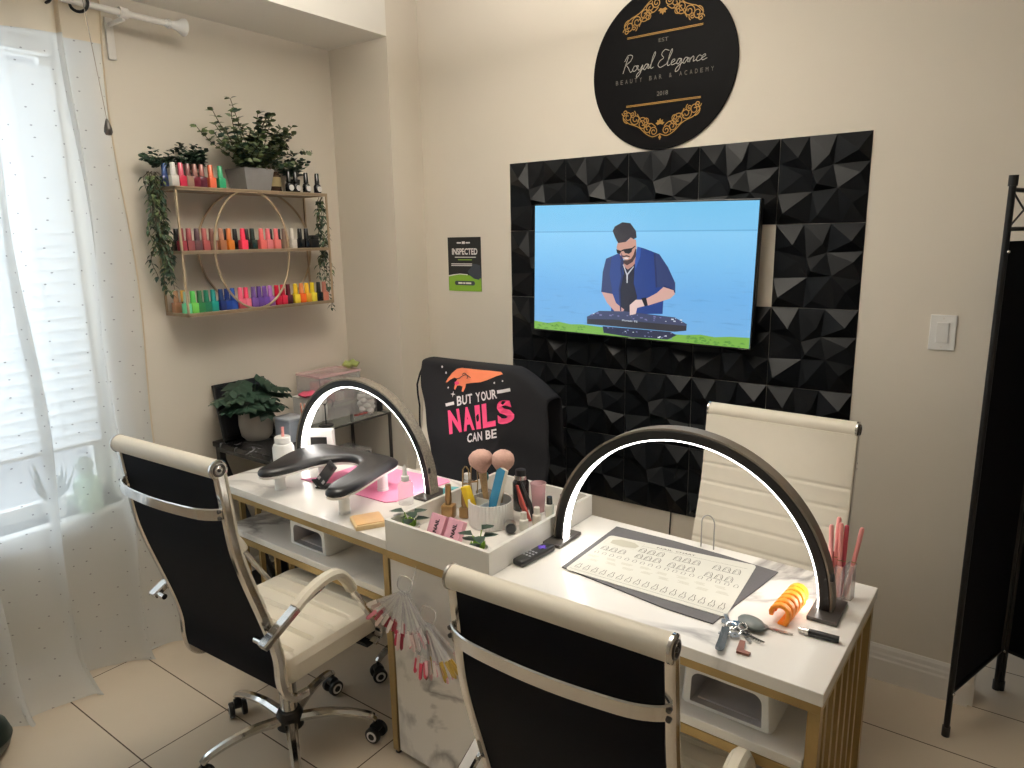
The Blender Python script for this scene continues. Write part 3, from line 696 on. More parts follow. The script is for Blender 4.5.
mid = [  # offset along the shelf, colour, cap, words
 (-1.168, (150, 58, 66), (140, 64, 70), 'brick red'), (-1.135, (140, 74, 76), (150, 74, 78), 'dusty rose brown'), (-1.1, (98, 66, 70), (86, 60, 66), 'dark mauve'),
 (-1.067, (176, 88, 88), (170, 92, 90), 'terracotta rose'), (-1.034, (124, 84, 74), (128, 84, 74), 'cocoa brown'), (-0.99, (166, 108, 76), (186, 128, 102), 'tan'),
 (-0.953, (214, 122, 40), (220, 124, 72), 'bright orange'), (-0.886, (240, 62, 92), (244, 66, 96), 'hot pink'), (-0.838, (14, 40, 34), (14, 40, 36), 'black-green'),
 (-0.792, (234, 112, 108), (232, 108, 108), 'coral'), (-0.757, (226, 128, 132), (230, 116, 126), 'pale coral pink'), (-0.714, (230, 126, 122), (232, 118, 122), 'salmon pink'),
 (-0.669, (140, 116, 100), (132, 110, 98), 'taupe'), (-0.626, (222, 214, 204), (226, 218, 208), 'white')]
YL = SY0 + .012
for u, c_, cp, w in mid:
    bottle(XL + SD - .04, u, ZS[1] + .001, c_, cp, '%s nail polish bottle in the front row of the middle gold shelf' % w, 'nail polish on the middle shelf')
blk = [(-1.145, 'behind the brick red one'), (-.927, 'between the tan and orange ones'), (-.873, 'just left of the hot pink one'),
       (-.815, 'just right of the hot pink one'), (-.69, 'between the two palest coral ones'), (-.645, 'left of the taupe one')]
for u, w in blk:
    bottle(XL + .062, u, ZS[1] + .001, K, K, 'black nail polish bottle, middle shelf back row, %s' % w, 'nail polish on the middle shelf')
for u, w in ((-.582, 'next to the white one'), (-.545, 'second from the white one')):
    bottle(XL + SD - .04, u, ZS[1] + .001, K, K, 'black nail polish bottle on the right of the middle shelf, %s' % w, 'nail polish on the middle shelf')
jr = thing('gel_jar', 'low black-lidded jar with white label at the right end of the middle gold shelf', 'jar', (XL + SD - .05, -.498, ZS[1] + .001))
f = MB(); f.box((0, 0, .02), (.048, .04, .04), bevel=.006); f.build('body', M['black'], jr)
f = MB(); f.box((0, 0, .05), (.046, .038, .022), bevel=.004); f.build('lid', M['black'], jr)
f = MB(); f.box((.0205, 0, .017), (.001, .034, .02)); f.build('paper_label', M['print_white'], jr, smooth=False)
bot = [(-1.172, (178, 132, 104), (186, 140, 108), 'tan'), (-1.14, (60, 62, 40), (216, 176, 84), 'dark green with gold cap'), (-1.176, (104, 214, 160), (150, 190, 170), 'mint green'), (-1.146, (112, 196, 84), (92, 190, 92), 'light green'),
 (-1.116, (42, 118, 68), (56, 110, 72), 'leaf green'), (-1.086, (24, 104, 74), (36, 116, 90), 'deep green'), (-1.054, (26, 138, 128), (34, 132, 130), 'teal'), (-1.018, (28, 46, 110), (24, 52, 104), 'navy'),
 (-0.99, (34, 66, 150), (28, 58, 136), 'royal blue'), (-0.962, (50, 90, 186), (50, 92, 176), 'bright blue'), (-0.924, (236, 112, 136), (236, 104, 132), 'bubblegum pink'), (-0.896, (240, 126, 150), (226, 70, 104), 'light pink with darker cap'),
 (-0.858, (106, 74, 150), (98, 72, 136), 'violet'), (-0.829, (92, 62, 142), (96, 66, 140), 'deep purple'), (-0.8, (104, 66, 158), (112, 72, 152), 'bright purple'), (-0.771, (160, 100, 184), (172, 110, 186), 'lilac'),
 (-0.735, (196, 26, 58), (186, 22, 52), 'crimson'), (-0.703, (214, 44, 74), (216, 40, 70), 'bright red'), (-0.672, (70, 20, 30), (88, 22, 36), 'maroon'), (-0.63, (240, 214, 62), (236, 196, 40), 'sunny yellow'),
 (-0.596, (242, 108, 36), (226, 140, 84), 'vivid orange'), (-0.565, (236, 178, 56), (238, 190, 50), 'amber'), (-0.532, (240, 222, 70), (244, 218, 48), 'lemon yellow'), (-0.494, K, K, 'black'), (-0.46, (206, 130, 110), (196, 128, 112), 'dusty peach')]
for u, c_, cp, w in bot:
    bottle(XL + (SD - .04 if w not in ('tan', 'dark green with gold cap') else .055), u, ZS[0] + .001, c_, cp, '%s nail polish bottle on the bottom gold shelf' % w, 'nail polish on the bottom shelf')
top_ = [(-1.178, (96, 110, 176), (70, 100, 160), 'blue'), (-1.172, (224, 220, 214), (230, 226, 222), 'white'), (-1.14, (178, 34, 62), (196, 84, 104), 'raspberry red'), (-1.11, (140, 110, 96), (110, 62, 62), 'greyish brown'),
  (-1.08, (104, 24, 40), (142, 96, 88), 'dark maroon'), (-1.05, (86, 26, 44), (150, 90, 84), 'plum red'), (-1.01, (222, 106, 74), (226, 120, 86), 'burnt orange'), (-0.966, (46, 148, 104), (52, 160, 112), 'emerald green')]
for u, c_, cp, w in top_:
    bottle(XL + (SD - .04 if w != 'blue' else .085), u, ZS[2] + .004, c_, cp, '%s nail polish bottle on top of the gold shelf, left of the planter' % w, 'nail polish on top of the shelf')
for u, w in ((-.62, 'leftmost of its four'), (-.582, 'second from the left'), (-.523, 'second from the right'), (-.458, 'at the right corner')):
    b = bottle(XL + SD - .04, u, ZS[2] + .004, K, K, 'black bottle with round white label on the gold shelf top, %s' % w, 'black bottles on top of the shelf', 'round')
    f = MB(); f.cyl((.0165, 0, .019), (.0185, 0, .019), .013, n=20); f.build('paper_label', M['print_white'], b)
cj = thing('candle_jar', 'dark amber jar with pale label on the gold shelf top, right of the planter', 'jar', (XL + .085, -.665, ZS[2] + .004))
f = MB(); f.lathe([(.0001, 0), (.033, 0), (.036, .004), (.036, .075), (.030, .083), (.030, .09), (.0001, .09)], n=24); f.build('body', mat('amber_glass', S(56, 40, 30), .2, var=.1), cj)
f = MB(); f.rings([[(.0365 * math.cos(a), .0365 * math.sin(a), z) for z in (.024, .066)] for a in [rad(-50 + 10 * k) for k in range(11)]], cap=False, close=False); f.build('paper_label', mat('kraft_label', S(150, 134, 96), .7, var=.1), cj)

# ------------------------------------------------------------------ plants on the shelf
def sprig(f, base, d0, L, nl, size, droop=.0, rnd=random, mi=(0, 0, 1)):
    p = Vector(base); d = Vector(d0).normalized(); st = L / nl; path = [p.copy()]
    for k in range(nl):
        d = (d + Vector((rnd.uniform(-.12, .12), rnd.uniform(-.12, .12), rnd.uniform(-.1, .1) - droop))).normalized()
        p = p + d * st; path.append(p.copy())
        if k > nl * .15:
            for s in range(3):
                a = rnd.uniform(0, 2 * PI); o = Vector((math.cos(a), math.sin(a), rnd.uniform(-.2, .6)))
                f.mi = rnd.choice(mi); z = size * rnd.uniform(.7, 1.2)
                f.leaf(p, o + d * .4, d + Vector((rnd.uniform(-.5, .5), rnd.uniform(-.5, .5), .3)), z, z * .72, .2)
    return path
pt = thing('potted_eucalyptus', 'bushy artificial eucalyptus in a grey square concrete planter on top of the gold shelf', 'plant', (XL + .085, -.785, ZS[2] + .002))
f = MB(); rs = []
for z, a in ((0, .058), (.002, .06), (.094, .075), (.096, .074), (.096, .066), (.07, .064)):
    rs.append([(x * a, y * a, z) for x, y in ((-1, -1), (1, -1), (1, 1), (-1, 1))])
f.rings(rs); f.build('planter', M['concrete'], pt, smooth=False)
rnd = random.Random(11); f = MB(); f.recalc = False; stems = MB()
tips = [(.02, -.14, .26), (.03, -.10, .30), (.02, -.03, .24), (.05, .0, .25), (.05, .06, .22), (.04, .10, .24), (.03, .15, .20), (.05, .20, .16), (.0, .26, .19), (.06, -.15, .16), (.07, -.05, .17), (.08, .04, .16), (.07, .12, .14), (.05, -.20, .20), (.06, .17, .10), (.0, .04, .24), (.0, -.06, .22), (.02, .22, .11), (.08, -.09, .11), (.09, .0, .11), (.03, -.17, .24), (.01, .12, .2), (.08, .08, .1)]
tips += [(rnd.uniform(0, .09), rnd.uniform(-.2, .24), rnd.uniform(.05, .2)) for k in range(26)]
for t in tips:
    L_ = Vector(t).length; p = sprig(f, (rnd.uniform(-.02, .03), rnd.uniform(-.03, .03), .085), (t[0] + .02, t[1], t[2]), L_, 11, .031, .0, rnd, (0, 0, 1, 2))
    stems.tube(p, .0016, 5)
f.build('foliage', [M['leaf_olive'], M['leaf_dark'], M['leaf_pale']], pt, smooth=False); stems.build('stems', M['stem'], pt)
f = MB(); f.bx(-.06, .06, -.06, .06, .07, .085); f.build('soil', M['soil'], pt, smooth=False)

def tuft(name, label, y, rad_, h, seed, mats_, pot):
    t = thing(name, label, 'plant', (XL + .065, y, ZS[2] + .002)); rnd = random.Random(seed)
    f = MB(); f.lathe([(.0001, 0), (.026, 0), (.034, .062), (.034, .066), (.029, .066), (.027, .055), (.0001, .055)], n=20); f.build('pot', pot, t)
    f = MB(); f.recalc = False
    for k in range(26):
        a = rnd.uniform(0, 2 * PI); q = rnd.uniform(.2, 1)
        sprig(f, (.01 * math.cos(a), .012 * math.sin(a), .055), (math.cos(a) * q * .5, math.sin(a) * q * rad_ / h, 1.0), h * rnd.uniform(.55, 1.0), 6, .024, .03, rnd, (0, 0, 1))
    f.build('foliage', mats_, t, smooth=False); return t
tuft('small_potted_plant', 'small dark green bushy plant behind the maroon bottles on top of the gold shelf', -1.03, .09, .13, 4, [M['leaf_dark'], M['leaf_vine']], M['black'])
tuft('small_potted_plant', 'dark leafy plant behind the black bottles on top of the gold shelf', -.54, .1, .13, 9, [M['leaf_dark'], M['leaf_vine']], M['black'])
def vine(label, y, ztop, zbot, wid, n, seed, tuft_n, x0):
    t = thing('trailing_vine', label, 'plant', (x0, y, ztop)); rnd = random.Random(seed)
    f = MB(); f.recalc = False; s = MB()
    for k in range(n):
        L_ = (ztop - zbot) * (1 - .5 * (k / n)) ; m = int(L_ / .017); p = Vector((rnd.uniform(-.01, .02), rnd.uniform(-.3, .3) * wid, 0)); path = [p.copy()]; ty = rnd.uniform(-.6, .6) * wid; tx = rnd.uniform(-.02, .025)
        y0_ = p.y
        for i in range(m):
            u = (i + 1) / m
            p = Vector((tx + .012 * math.sin(i * .7 + k), y0_ + (ty - y0_) * u + .01 * math.sin(i * .5 + 2 * k), -u * L_)); path.append(p.copy())
            for q in range(2):
                a = rnd.uniform(0, 2 * PI); f.mi = rnd.choice((0, 0, 1, 2)); z = rnd.uniform(.022, .036)
                f.leaf(p, (math.cos(a) * .7, math.sin(a), -.5), (math.cos(a), math.sin(a), 1), z, z * .42, .25)
        s.tube(path, .0013, 5)
    for k in range(tuft_n):
        a = rnd.uniform(0, 2 * PI); sprig(f, (-.01, .06, .0), (math.cos(a) * .3, math.sin(a) * .8, .8), rnd.uniform(.06, .11), 5, .026, .08, rnd, (0, 1))
    f.build('foliage', [M['leaf_vine'], M['leaf_dark'], M['leaf_olive']], t, smooth=False); s.build('stems', M['stem'], t)
vine('thick green vine trailing down the left end of the gold wall shelf', SY0 - .035, ZS[2] + .06, 1.46, .07, 13, 21, 16, XL + .085)
vine('thin green vine trailing down the right end of the gold wall shelf', SY1 + .008, ZS[2] - .012, 1.335, .035, 5, 33, 0, XL + .12)

# ------------------------------------------------------------------ black side table, glass table, things on them
bt = thing('side_table', 'black side table with black marble top and crossed side braces by the left wall', 'side table', (-.565, -.905, 0))
f = MB(); f.box((0, 0, .768), (.45, .31, .024), bevel=.003); f.build('tabletop', M['marble_black'], bt, smooth=False)
f = MB(); f.box((0, -.14, .745), (.41, .018, .02), bevel=.002); f.box((0, .14, .745), (.41, .018, .02), bevel=.002); f.box((-.195, 0, .745), (.018, .26, .02), bevel=.002); f.box((.195, 0, .745), (.018, .26, .02), bevel=.002); f.build('apron_rail', M['black'], bt, smooth=False)
for sx in (-1, 1):
    for sy in (-1, 1):
        f = MB(); f.box((sx * .195, sy * .135, .378), (.03, .03, .756), bevel=.002); f.build('leg', M['black'], bt, smooth=False)
for sy in (-1, 1):
    for s in (-1, 1):
        f = MB(); f.sweep([(-.185, sy * .135, .41 - s * .29), (.185, sy * .135, .41 + s * .29)], .016, .026, (0, 1, 0)); f.build('cross_brace', M['black'], bt, smooth=False)
f = MB(); f.box((0, 0, .09), (.40, .27, .02), bevel=.002); f.build('lower_shelf', M['black'], bt, smooth=False)
gt = thing('glass_table', 'clear glass shelf table with dark metal frame in the left corner', 'side table', (-.64, -.48, 0))
f = MB(); f.bx(-.16, .155, -.24, .255, .782, .79, .002); f.build('glass_top', M['glass'], gt, smooth=False)
f = MB(); f.bx(-.16, .155, -.24, .255, .40, .408, .002); f.build('glass_shelf', M['glass'], gt, smooth=False)
for x in (-.15, .146):
    for y in (-.23, .245):
        f = MB(); f.cyl((x, y, 0), (x, y, .782), .009, n=14); f.build('leg', M['grey_dark'], gt)
f = MB()
for z in (.779, .396):
    for x in (-.15, .146): f.cyl((x, -.23, z), (x, .245, z), .005, n=10)
    for y in (-.23, .245): f.cyl((-.15, y, z), (.146, y, z), .005, n=10)
f.build('frame', M['grey_dark'], gt)

# leaning frame and monstera
fr = thing('picture_frame', 'dark framed board leaning on the left wall behind the leafy potted plant', 'picture frame', (-.735, -.90, .7805))
R_ = Matrix.Rotation(rad(-12), 4, 'Y')
f = MB()
for a in ((-.125, 0), (.125, 0)): f.box((0, a[0], .13), (.016, .018, .26), bevel=.003)
f.box((0, 0, .009), (.016, .25, .018), bevel=.003); f.box((0, 0, .251), (.016, .25, .018), bevel=.003); f.bm.transform(R_); f.build('frame', M['black'], fr, smooth=False)
f = MB(); f.box((-.003, 0, .13), (.006, .235, .235)); f.bm.transform(R_); f.build('board', mat('dark_board', S(36, 36, 42), .3, var=.2), fr, smooth=False)
mp_ = thing('potted_monstera', 'split-leaf potted plant in round warm grey pot on the black side table', 'plant', (-.655, -.915, .7805))
f = MB(); f.lathe([(.0001, 0), (.05, 0), (.068, .02), (.076, .07), (.074, .12), (.07, .132), (.064, .132), (.066, .11), (.0001, .108)], n=32); f.build('pot', M['pot_grey'], mp_)
f = MB(); f.lathe([(.0001, .10), (.066, .112), (.0001, .118)], n=20); f.build('soil', M['soil'], mp_)
f = MB(); f.recalc = False; s = MB(); rnd = random.Random(5)
def split_leaf(f, base, d, nrm, L, W):
    d = Vector(d).normalized(); sd = d.cross(Vector(nrm)).normalized(); n = sd.cross(d); base = Vector(base)
    q = lambda a, w, h=0: base + d * (L * a) + sd * (W * w) + n * (L * h)
    N = 4
    for sg_ in (-1, 1):
        for k in range(N):
            a0 = k / N * .85; a1 = a0 + .20; wd = .5 * math.sin(PI * min(.98, (k + 1.1) / (N + .9)))
            m0, m1 = f.bm.verts.new(q(a0, 0, 0)), f.bm.verts.new(q(a1, 0, 0)); e0 = f.bm.verts.new(q(a0 + .02, sg_ * wd * .95, -.07)); e1 = f.bm.verts.new(q(a1 + .06, sg_ * wd * .8, -.09)); t = f.bm.verts.new(q(a1 + .04, sg_ * wd * 1.12, -.14))
            f._f([m0, m1, e1, t, e0] if sg_ > 0 else [e0, t, e1, m1, m0])
    f._f([f.bm.verts.new(x) for x in (q(.84, -.1), q(1.02, 0, -.05), q(.84, .1))])
for (dx, dy, h, L) in ((-.02, -.17, .27, .13), (.0, -.07, .33, .13), (.02, .03, .35, .12), (.03, .12, .29, .12), (.05, .13, .26, .11), (.07, -.03, .26, .12), (.06, -.13, .24, .12), (.08, .05, .23, .12), (-.03, .05, .3, .12), (.08, -.09, .25, .13), (.02, -.15, .23, .12), (.06, .02, .28, .12), (.03, .0, .24, .14), (.0, .16, .25, .1), (.04, -.10, .29, .13), (.05, .06, .31, .12)):
    b0 = Vector((dx * .15, dy * .1, .11)); e = Vector((dx * .55, dy * .5, h - .05)); s.tube(smooth_path([b0, (b0 + e) / 2 + Vector((-dx * .1, -dy * .1, .02)), e], 4), .0022, 6)
    split_leaf(f, e, (dx + .01, dy, -.03), (0, .0 + dx, 1) if abs(dx) > .001 else (.1, 0, 1), L, L * 1.15)
f.build('foliage', M['leaf_dark'], mp_, smooth=False); s.build('stems', M['leaf_vine'], mp_)
gb = thing('storage_tub', 'pale blue-grey plastic tub beside the potted plant on the black side table', 'box', (-.50, -.845, .7805))
f = MB(); f.box((0, 0, .05), (.11, .09, .10), bevel=.008); f.build('body', mat('bluegrey_plastic', S(150, 158, 172), .35, var=.03), gb)
f = MB(); f.box((0, 0, .104), (.116, .096, .012), bevel=.004); f.build('lid', mat('bluegrey_lid', S(170, 176, 186), .35, var=.03), gb)
bc = thing('brush_pot', 'slim clear pot of rose gold brushes between the plant pot and the lit arch lamp', 'brush pot', (-.385, -.85, .7805))
f = MB(); f.lathe([(.0001, 0), (.026, 0), (.028, .085), (.026, .085), (.024, .004), (.0001, .004)], n=20); f.build('cup', M['clear'], bc)
for k in range(7):
    a = k * 2.4; r_ = .012 + .004 * (k % 2); f = MB(); tz = .13 + .02 * (k % 3)
    f.cyl((r_ * .5 * math.cos(a), r_ * .5 * math.sin(a), .006), (r_ * 1.3 * math.cos(a), r_ * 1.3 * math.sin(a), tz), .0035, .0028, 8)
    f.cyl((r_ * 1.3 * math.cos(a), r_ * 1.3 * math.sin(a), tz), (r_ * 1.38 * math.cos(a), r_ * 1.38 * math.sin(a), tz + .02), .0042, .002, 8)
    f.build('brush', mat('copper_brush', S(176, 112, 88), .35, .4, var=.1) if k == 0 else bpy.data.materials['copper_brush'], bc)

# glass table contents
wb = thing('white_box', 'white storage box under the clear organiser on the corner glass table', 'box', (-.665, -.60, .7905))
f = MB(); f.box((0, 0, .062), (.13, .11, .124), bevel=.006); f.build('body', M['white'], wb); f = MB(); f.box((0, 0, .127), (.134, .114, .008), bevel=.003); f.build('lid', M['white'], wb)
pk = thing('pink_pouch', 'crumpled pink pouch lying on the white storage box in the corner', 'pouch', (-.64, -.625, .922))
f = MB(); f.ball((0, 0, .014), (.04, .05, .014), 16)
for v in f.bm.verts: v.co += Vector((math.sin(v.co.y * 170) * .003, math.sin(v.co.x * 150) * .003, math.sin(v.co.x * 130 + v.co.y * 90) * .003))
f.build('pouch', mat('pink_vinyl', S(206, 84, 112), .4, var=.2, scale=60), pk)
og = thing('clear_organizer', 'clear stacked organiser of pink supplies standing high in the left corner', 'organizer', (-.69, -.455, .7905))
f = MB()
for z0, z1 in ((0, .07), (.072, .14), (.142, .215)):
    f.bx(-.09, -.087, -.13, .13, z0, z1); f.bx(.087, .09, -.13, .13, z0, z1); f.bx(-.09, .09, -.13, -.127, z0, z1); f.bx(-.09, .09, .127, .13, z0, z1); f.bx(-.09, .09, -.13, .13, z0, z0 + .003)
f.build('case', M['clear'], og, smooth=False)
f = MB(); f.bx(-.093, .093, -.133, .133, .216, .228, .003); f.build('lid', M['clear_pink'], og, smooth=False)
for k in range(8):
    f = MB(); y = -.1 + (k % 4) * .062; z = .146 if k < 4 else .076; f.box((.03, y, z + .024), (.06, .045, .046), bevel=.006)
    f.build('supply_pack', [lacq((206, 150, 150)), lacq((196, 120, 130)), lacq((214, 196, 186)), lacq((150, 120, 110))][k % 4], og)
cn = thing('cotton_canister', 'clear canister packed with white cotton pads on the glass table', 'canister', (-.585, -.36, .7905))
cn.location = (-.545, -.345, .7905)
f = MB(); f.lathe([(.0001, 0), (.052, 0), (.054, .004), (.054, .115), (.05, .118)], n=28); f.build('jar', M['clear'], cn)
f = MB(); f.lathe([(.0001, .116), (.056, .116), (.056, .13), (.05, .136), (.0001, .138)], n=28); f.build('lid', M['clear'], cn)
f = MB()
for k in range(16):
    a = k * 2.4; f.ball((.027 * math.cos(a), .027 * math.sin(a), .02 + .0055 * k), (.02, .02, .016), 10)
f.build('cotton', M['white'], cn)
for k, (x, y, h) in enumerate(((-.545, -.262, .135), (-.60, -.26, .155))):
    b = thing('pump_bottle', ['slim black bottle at the front right of the glass table', 'taller black bottle behind the front right one on the glass table'][k], 'bottle', (x, y, .7905), 0, 'black bottles on the glass table')
    f = MB(); f.lathe([(.0001, 0), (.02, 0), (.021, .003), (.021, h - .03), (.012, h - .02), (.0001, h - .02)], n=20); f.build('body', M['black'], b)
    f = MB(); f.lathe([(.0001, h - .02), (.011, h - .02), (.011, h), (.0001, h)], n=16); f.build('cap', M['black'], b)
for k in range(4):
    y = -.50 + k * .03
    b = thing('trinket_jar', ['leftmost red-topped trinket jar at the front edge of the glass table', 'second red-topped trinket jar from the left on the glass table', 'third red-topped trinket jar from the left on the glass table', 'rightmost red-topped trinket jar at the front edge of the glass table'][k], 'jar', (-.515, y + .06, .7905), 0, 'small jars at the front of the glass table')
    f = MB(); f.lathe([(.0001, 0), (.012, 0), (.013, .014), (.0001, .014)], n=14); f.build('body', M['clear'], b)
    f = MB(); f.lathe([(.0001, .0145), (.0125, .0145), (.0125, .022), (.0001, .022)], n=14); f.build('lid', lacq((150, 70, 66)), b)
js = thing('jewellery_stand', 'small dark wire jewellery stand on the glass table inside the lit arch', 'stand', (-.53, -.62, .7905))
f = MB(); f.lathe([(.0001, 0), (.035, 0), (.035, .005), (.0001, .006)], n=20); f.build('base', M['black_metal'], js)
f = MB(); f.cyl((0, 0, .005), (0, 0, .11), .003, n=8)
for s_ in (-1, 1): f.tube(smooth_path([(0, 0, .10), (0, s_ * .03, .125), (0, s_ * .05, .105), (0, s_ * .04, .085)], 5), .002, 6)
f.build('hooks', M['black_metal'], js)
gbag = thing('green_packet', 'crumpled yellow-green packet on top of the clear corner organiser', 'packet', (-.66, -.33, 1.0195))
f = MB(); f.ball((0, 0, .02), (.035, .05, .02), 16)
for v in f.bm.verts: v.co += Vector((math.sin(v.co.y * 150) * .005, 0, math.sin(v.co.x * 130 + v.co.y * 110) * .005))
f.build('packet', mat('green_film', S(150, 160, 92), .4, var=.3, scale=50), gbag)
for k, (y, nm) in enumerate(((-.60, 'left'), (-.42, 'right'))):
    d = thing('drawer_unit', 'clear drawer box on the lower shelf of the glass table, %s one' % nm, 'drawer box', (-.62, y, .4085), 0, 'drawer boxes under the glass table')
    f = MB(); f.bx(-.09, -.087, -.08, .08, 0, .2); f.bx(-.09, .09, -.08, -.077, 0, .2); f.bx(-.09, .09, .077, .08, 0, .2); f.bx(-.09, .09, -.08, .08, .197, .2); f.bx(-.09, .09, -.08, .08, 0, .003); f.build('case', M['clear'], d, smooth=False)
    for j_ in range(3):
        f = MB(); f.bx(-.085, .088, -.074, .074, .006 + j_ * .064, .058 + j_ * .064, .003); dr = f.build('drawer', [lacq((120, 118, 118)), lacq((80, 80, 84)), lacq((160, 156, 152))][(j_ + k) % 3], d, smooth=False)
        f = MB(); f.box((.092, 0, .033 + j_ * .064), (.008, .03, .008), bevel=.002); f.build('knob', M['chrome'], dr)

# ------------------------------------------------------------------ double manicure desk
TOPZ = .76; DX, DY, DA = 1.899, -1.3826, -.0235
dk = thing('manicure_desk', 'long white marble double manicure desk with gold legs and a raised tray in the middle', 'desk', (DX, DY, 0), DA)
LW, XA, XB, DEP = -2.235, -1.268, -.859, .54
for x0, x1 in ((LW, XA), (XB, 0)):
    f = MB(); f.bx(x0, x1, 0, DEP, .73, TOPZ, .002); f.build('tabletop', M['marble'], dk, smooth=False)
    f = MB()
    for y in (.010, DEP - .035): f.bx(x0 + .005, x1 - .005, y, y + .025, .704, .7295)
    for x in (x0 + .005, x1 - .03): f.bx(x, x + .025, .035, DEP - .035, .704, .7295)
    f.build('top_frame', M['gold'], dk, smooth=False)
    f = MB(); f.bx(x0 + .034, x1 - .034, .012, .34, .556, .58, .002); f.build('lower_shelf', M['marble'], dk, smooth=False)
    f = MB(); f.bx(x0 + .03, x1 - .03, .010, .028, .532, .5555); f.bx(x0 + .03, x1 - .03, .32, .338, .532, .5555); f.build('shelf_rail', M['gold'], dk, smooth=False)
for x in (LW + .005, XA - .03, XB + .005, -.03):
    for y in (.010, DEP - .035):
        f = MB(); f.bx(x, x + .025, y, y + .025, .012, .7035); lg = f.build('leg', M['gold'], dk, smooth=False)
        f = MB(); f.cyl((x + .0125, y + .0125, 0), (x + .0125, y + .0125, .014), .011, n=12); f.build('foot', M['black'], lg)
for x in (LW + .0075, -.0275):
    f = MB(); f.bx(x, x + .02, .035, DEP - .035, .06, .08); f.build('end_rail', M['gold'], dk, smooth=False)
    for k in range(6):
        y = .085 + k * .0675; f = MB(); f.bx(x + .003, x + .017, y, y + .02, .08, .704); f.build('end_slat', M['gold'], dk, smooth=False)
f = MB(); f.bx(XA + .002, XB - .002, .012, DEP - .05, .02, .7285); f.build('center_cabinet', M['marble'], dk, smooth=False)
f = MB(); f.bx(XA + .002, XB - .002, .001, .022, .704, .729); f.build('center_rail', M['gold'], dk, smooth=False)
f = MB(); f.bx(XA + .001, XB - .001, .001, DEP, .73, .766); f.build('tray_floor', M['marble'], dk, smooth=False)
f = MB(); t_ = .012; zt_ = .830
f.bx(XA, XB, 0, t_, .7605, zt_); f.bx(XA, XB, DEP - t_, DEP, .7605, zt_); f.bx(XA, XA + t_, t_, DEP - t_, .7605, zt_); f.bx(XB - t_, XB, t_, DEP - t_, .7605, zt_)
f.build('tray_rim', M['white_gloss'], dk, smooth=False)
TF = .7665    # tray floor height

# ------------------------------------------------------------------ lit arch lamps
def arch_lamp(name, label, x0, y, R_, outer):
    t = thing(name, label, 'desk lamp', (x0, y, TOPZ + .0005))
    def arc(r, n=48): return [(r * math.cos(PI - PI * k / n), 0, .012 + r * math.sin(PI * k / n)) for k in range(n + 1)]
    f = MB(); f.sweep(arc(R_), .026, .040, (0, 1, 0), .12); f.build('arch', M['lamp_side'], t)
    f = MB(); f.sweep(arc(R_ + .0155), .006, .0405, (0, 1, 0), .1); f.build('outer_band', outer, t)
    f = MB(); f.sweep(arc(R_ - .0145), .004, .031, (0, 1, 0), .1); f.build('light_strip', M['led'], t)
    for s in (-1, 1):
        f = MB(); f.box((s * R_ + s * .004, 0, .005), (.068, .125, .010), bevel=.002); f.build('foot_plate', M['grey_dark'], t, smooth=False)
    f = MB(); f.box((R_ + .012, -.018, .10), (.008, .008, .02), bevel=.002); f.build('switch', M['black'], t, smooth=False)
    return t
arch_lamp('arch_lamp', 'plain dark grey lit arch lamp on the desk over the nail chart', 1.452, -1.045, .376, M['lamp_outer'])
arch_lamp('arch_lamp', 'silver glitter lit arch lamp on the desk over the black arm rest', .122, -.985, .362, M['glitter'])

# ------------------------------------------------------------------ left half of the desk
def inset(poly, d):
    n = len(poly); out = []
    area = sum(poly[i][0] * poly[(i + 1) % n][1] - poly[(i + 1) % n][0] * poly[i][1] for i in range(n))
    sg_ = 1 if area > 0 else -1
    for i in range(n):
        a, b = Vector(poly[i - 1]), Vector(poly[(i + 1) % n]); t = (b - a).normalized()
        out.append((poly[i][0] - t.y * d * sg_, poly[i][1] + t.x * d * sg_))
    return out
ar = thing('arm_rest', 'black padded U-shaped arm rest on white posts on the left half of the desk', 'arm rest', (.13, -1.15, TOPZ + .0005))
OUT = [(-.045, -1.27), (-.015, -1.345), (.032, -1.355), (.066, -1.29), (.082, -1.15), (.145, -1.072), (.225, -1.085), (.285, -1.19), (.318, -1.29), (.365, -1.355), (.412, -1.335), (.408, -1.25), (.365, -1.11), (.342, -1.015), (.312, -.982), (.24, -.975), (.1, -.985), (-.04, -.995), (-.095, -1.03), (-.105, -1.10), (-.085, -1.18)]
out = [(p.x - .13, p.y + 1.15) for p in smooth_path([(a, b_, 0) for a, b_ in OUT], 5, True)]
f = MB(); f.rings([[(x, y, z) for x, y in inset(out, d)] for d, z in ((.006, .078), (.0, .082), (.0, .088))]); f.build('base_board', M['white'], ar)
f = MB(); f.rings([[(x, y, z) for x, y in inset(out, d)] for d, z in ((.001, .0885), (-.002, .094), (-.001, .102), (.006, .110), (.016, .1145), (.024, .116))]); f.build('pad', mat('black_pad_leather', S(26, 26, 28), .38, var=.1, scale=60, bump=.08), ar)
for x, y in ((-.035, -1.245), (.35, -1.27), (.30, -1.045), (-.03, -1.05)):
    f = MB(); f.lathe([(.0001, 0), (.021, 0), (.021, .010), (.0195, .012), (.0195, .078), (.0001, .078)], (x - .13, y + 1.15, 0), 20); f.build('post', M['white'], ar)
ph = thing('phone_stand', 'small black folding phone stand in the notch of the arm rest', 'phone stand', (.085, -1.15, TOPZ + .0005))
AX = Vector((.055, .035, .085)).normalized(); NR = Vector((.25, -1, .45)); NR = (NR - AX * NR.dot(AX)).normalized(); SX_ = AX.cross(NR)
RP = Matrix((SX_, NR, AX)).transposed()
f = MB(); f.box((.005, .01, .004), (.055, .05, .008), rad(20), bevel=.003); f.build('base', M['black'], ph)
f = MB(); f.box(Vector((-.012, -.005, .012)) + AX * .052, (.046, .006, .10), RP, bevel=.0025); f.build('back_plate', mat('charcoal_plastic', S(50, 50, 52), .5, var=.05), ph)
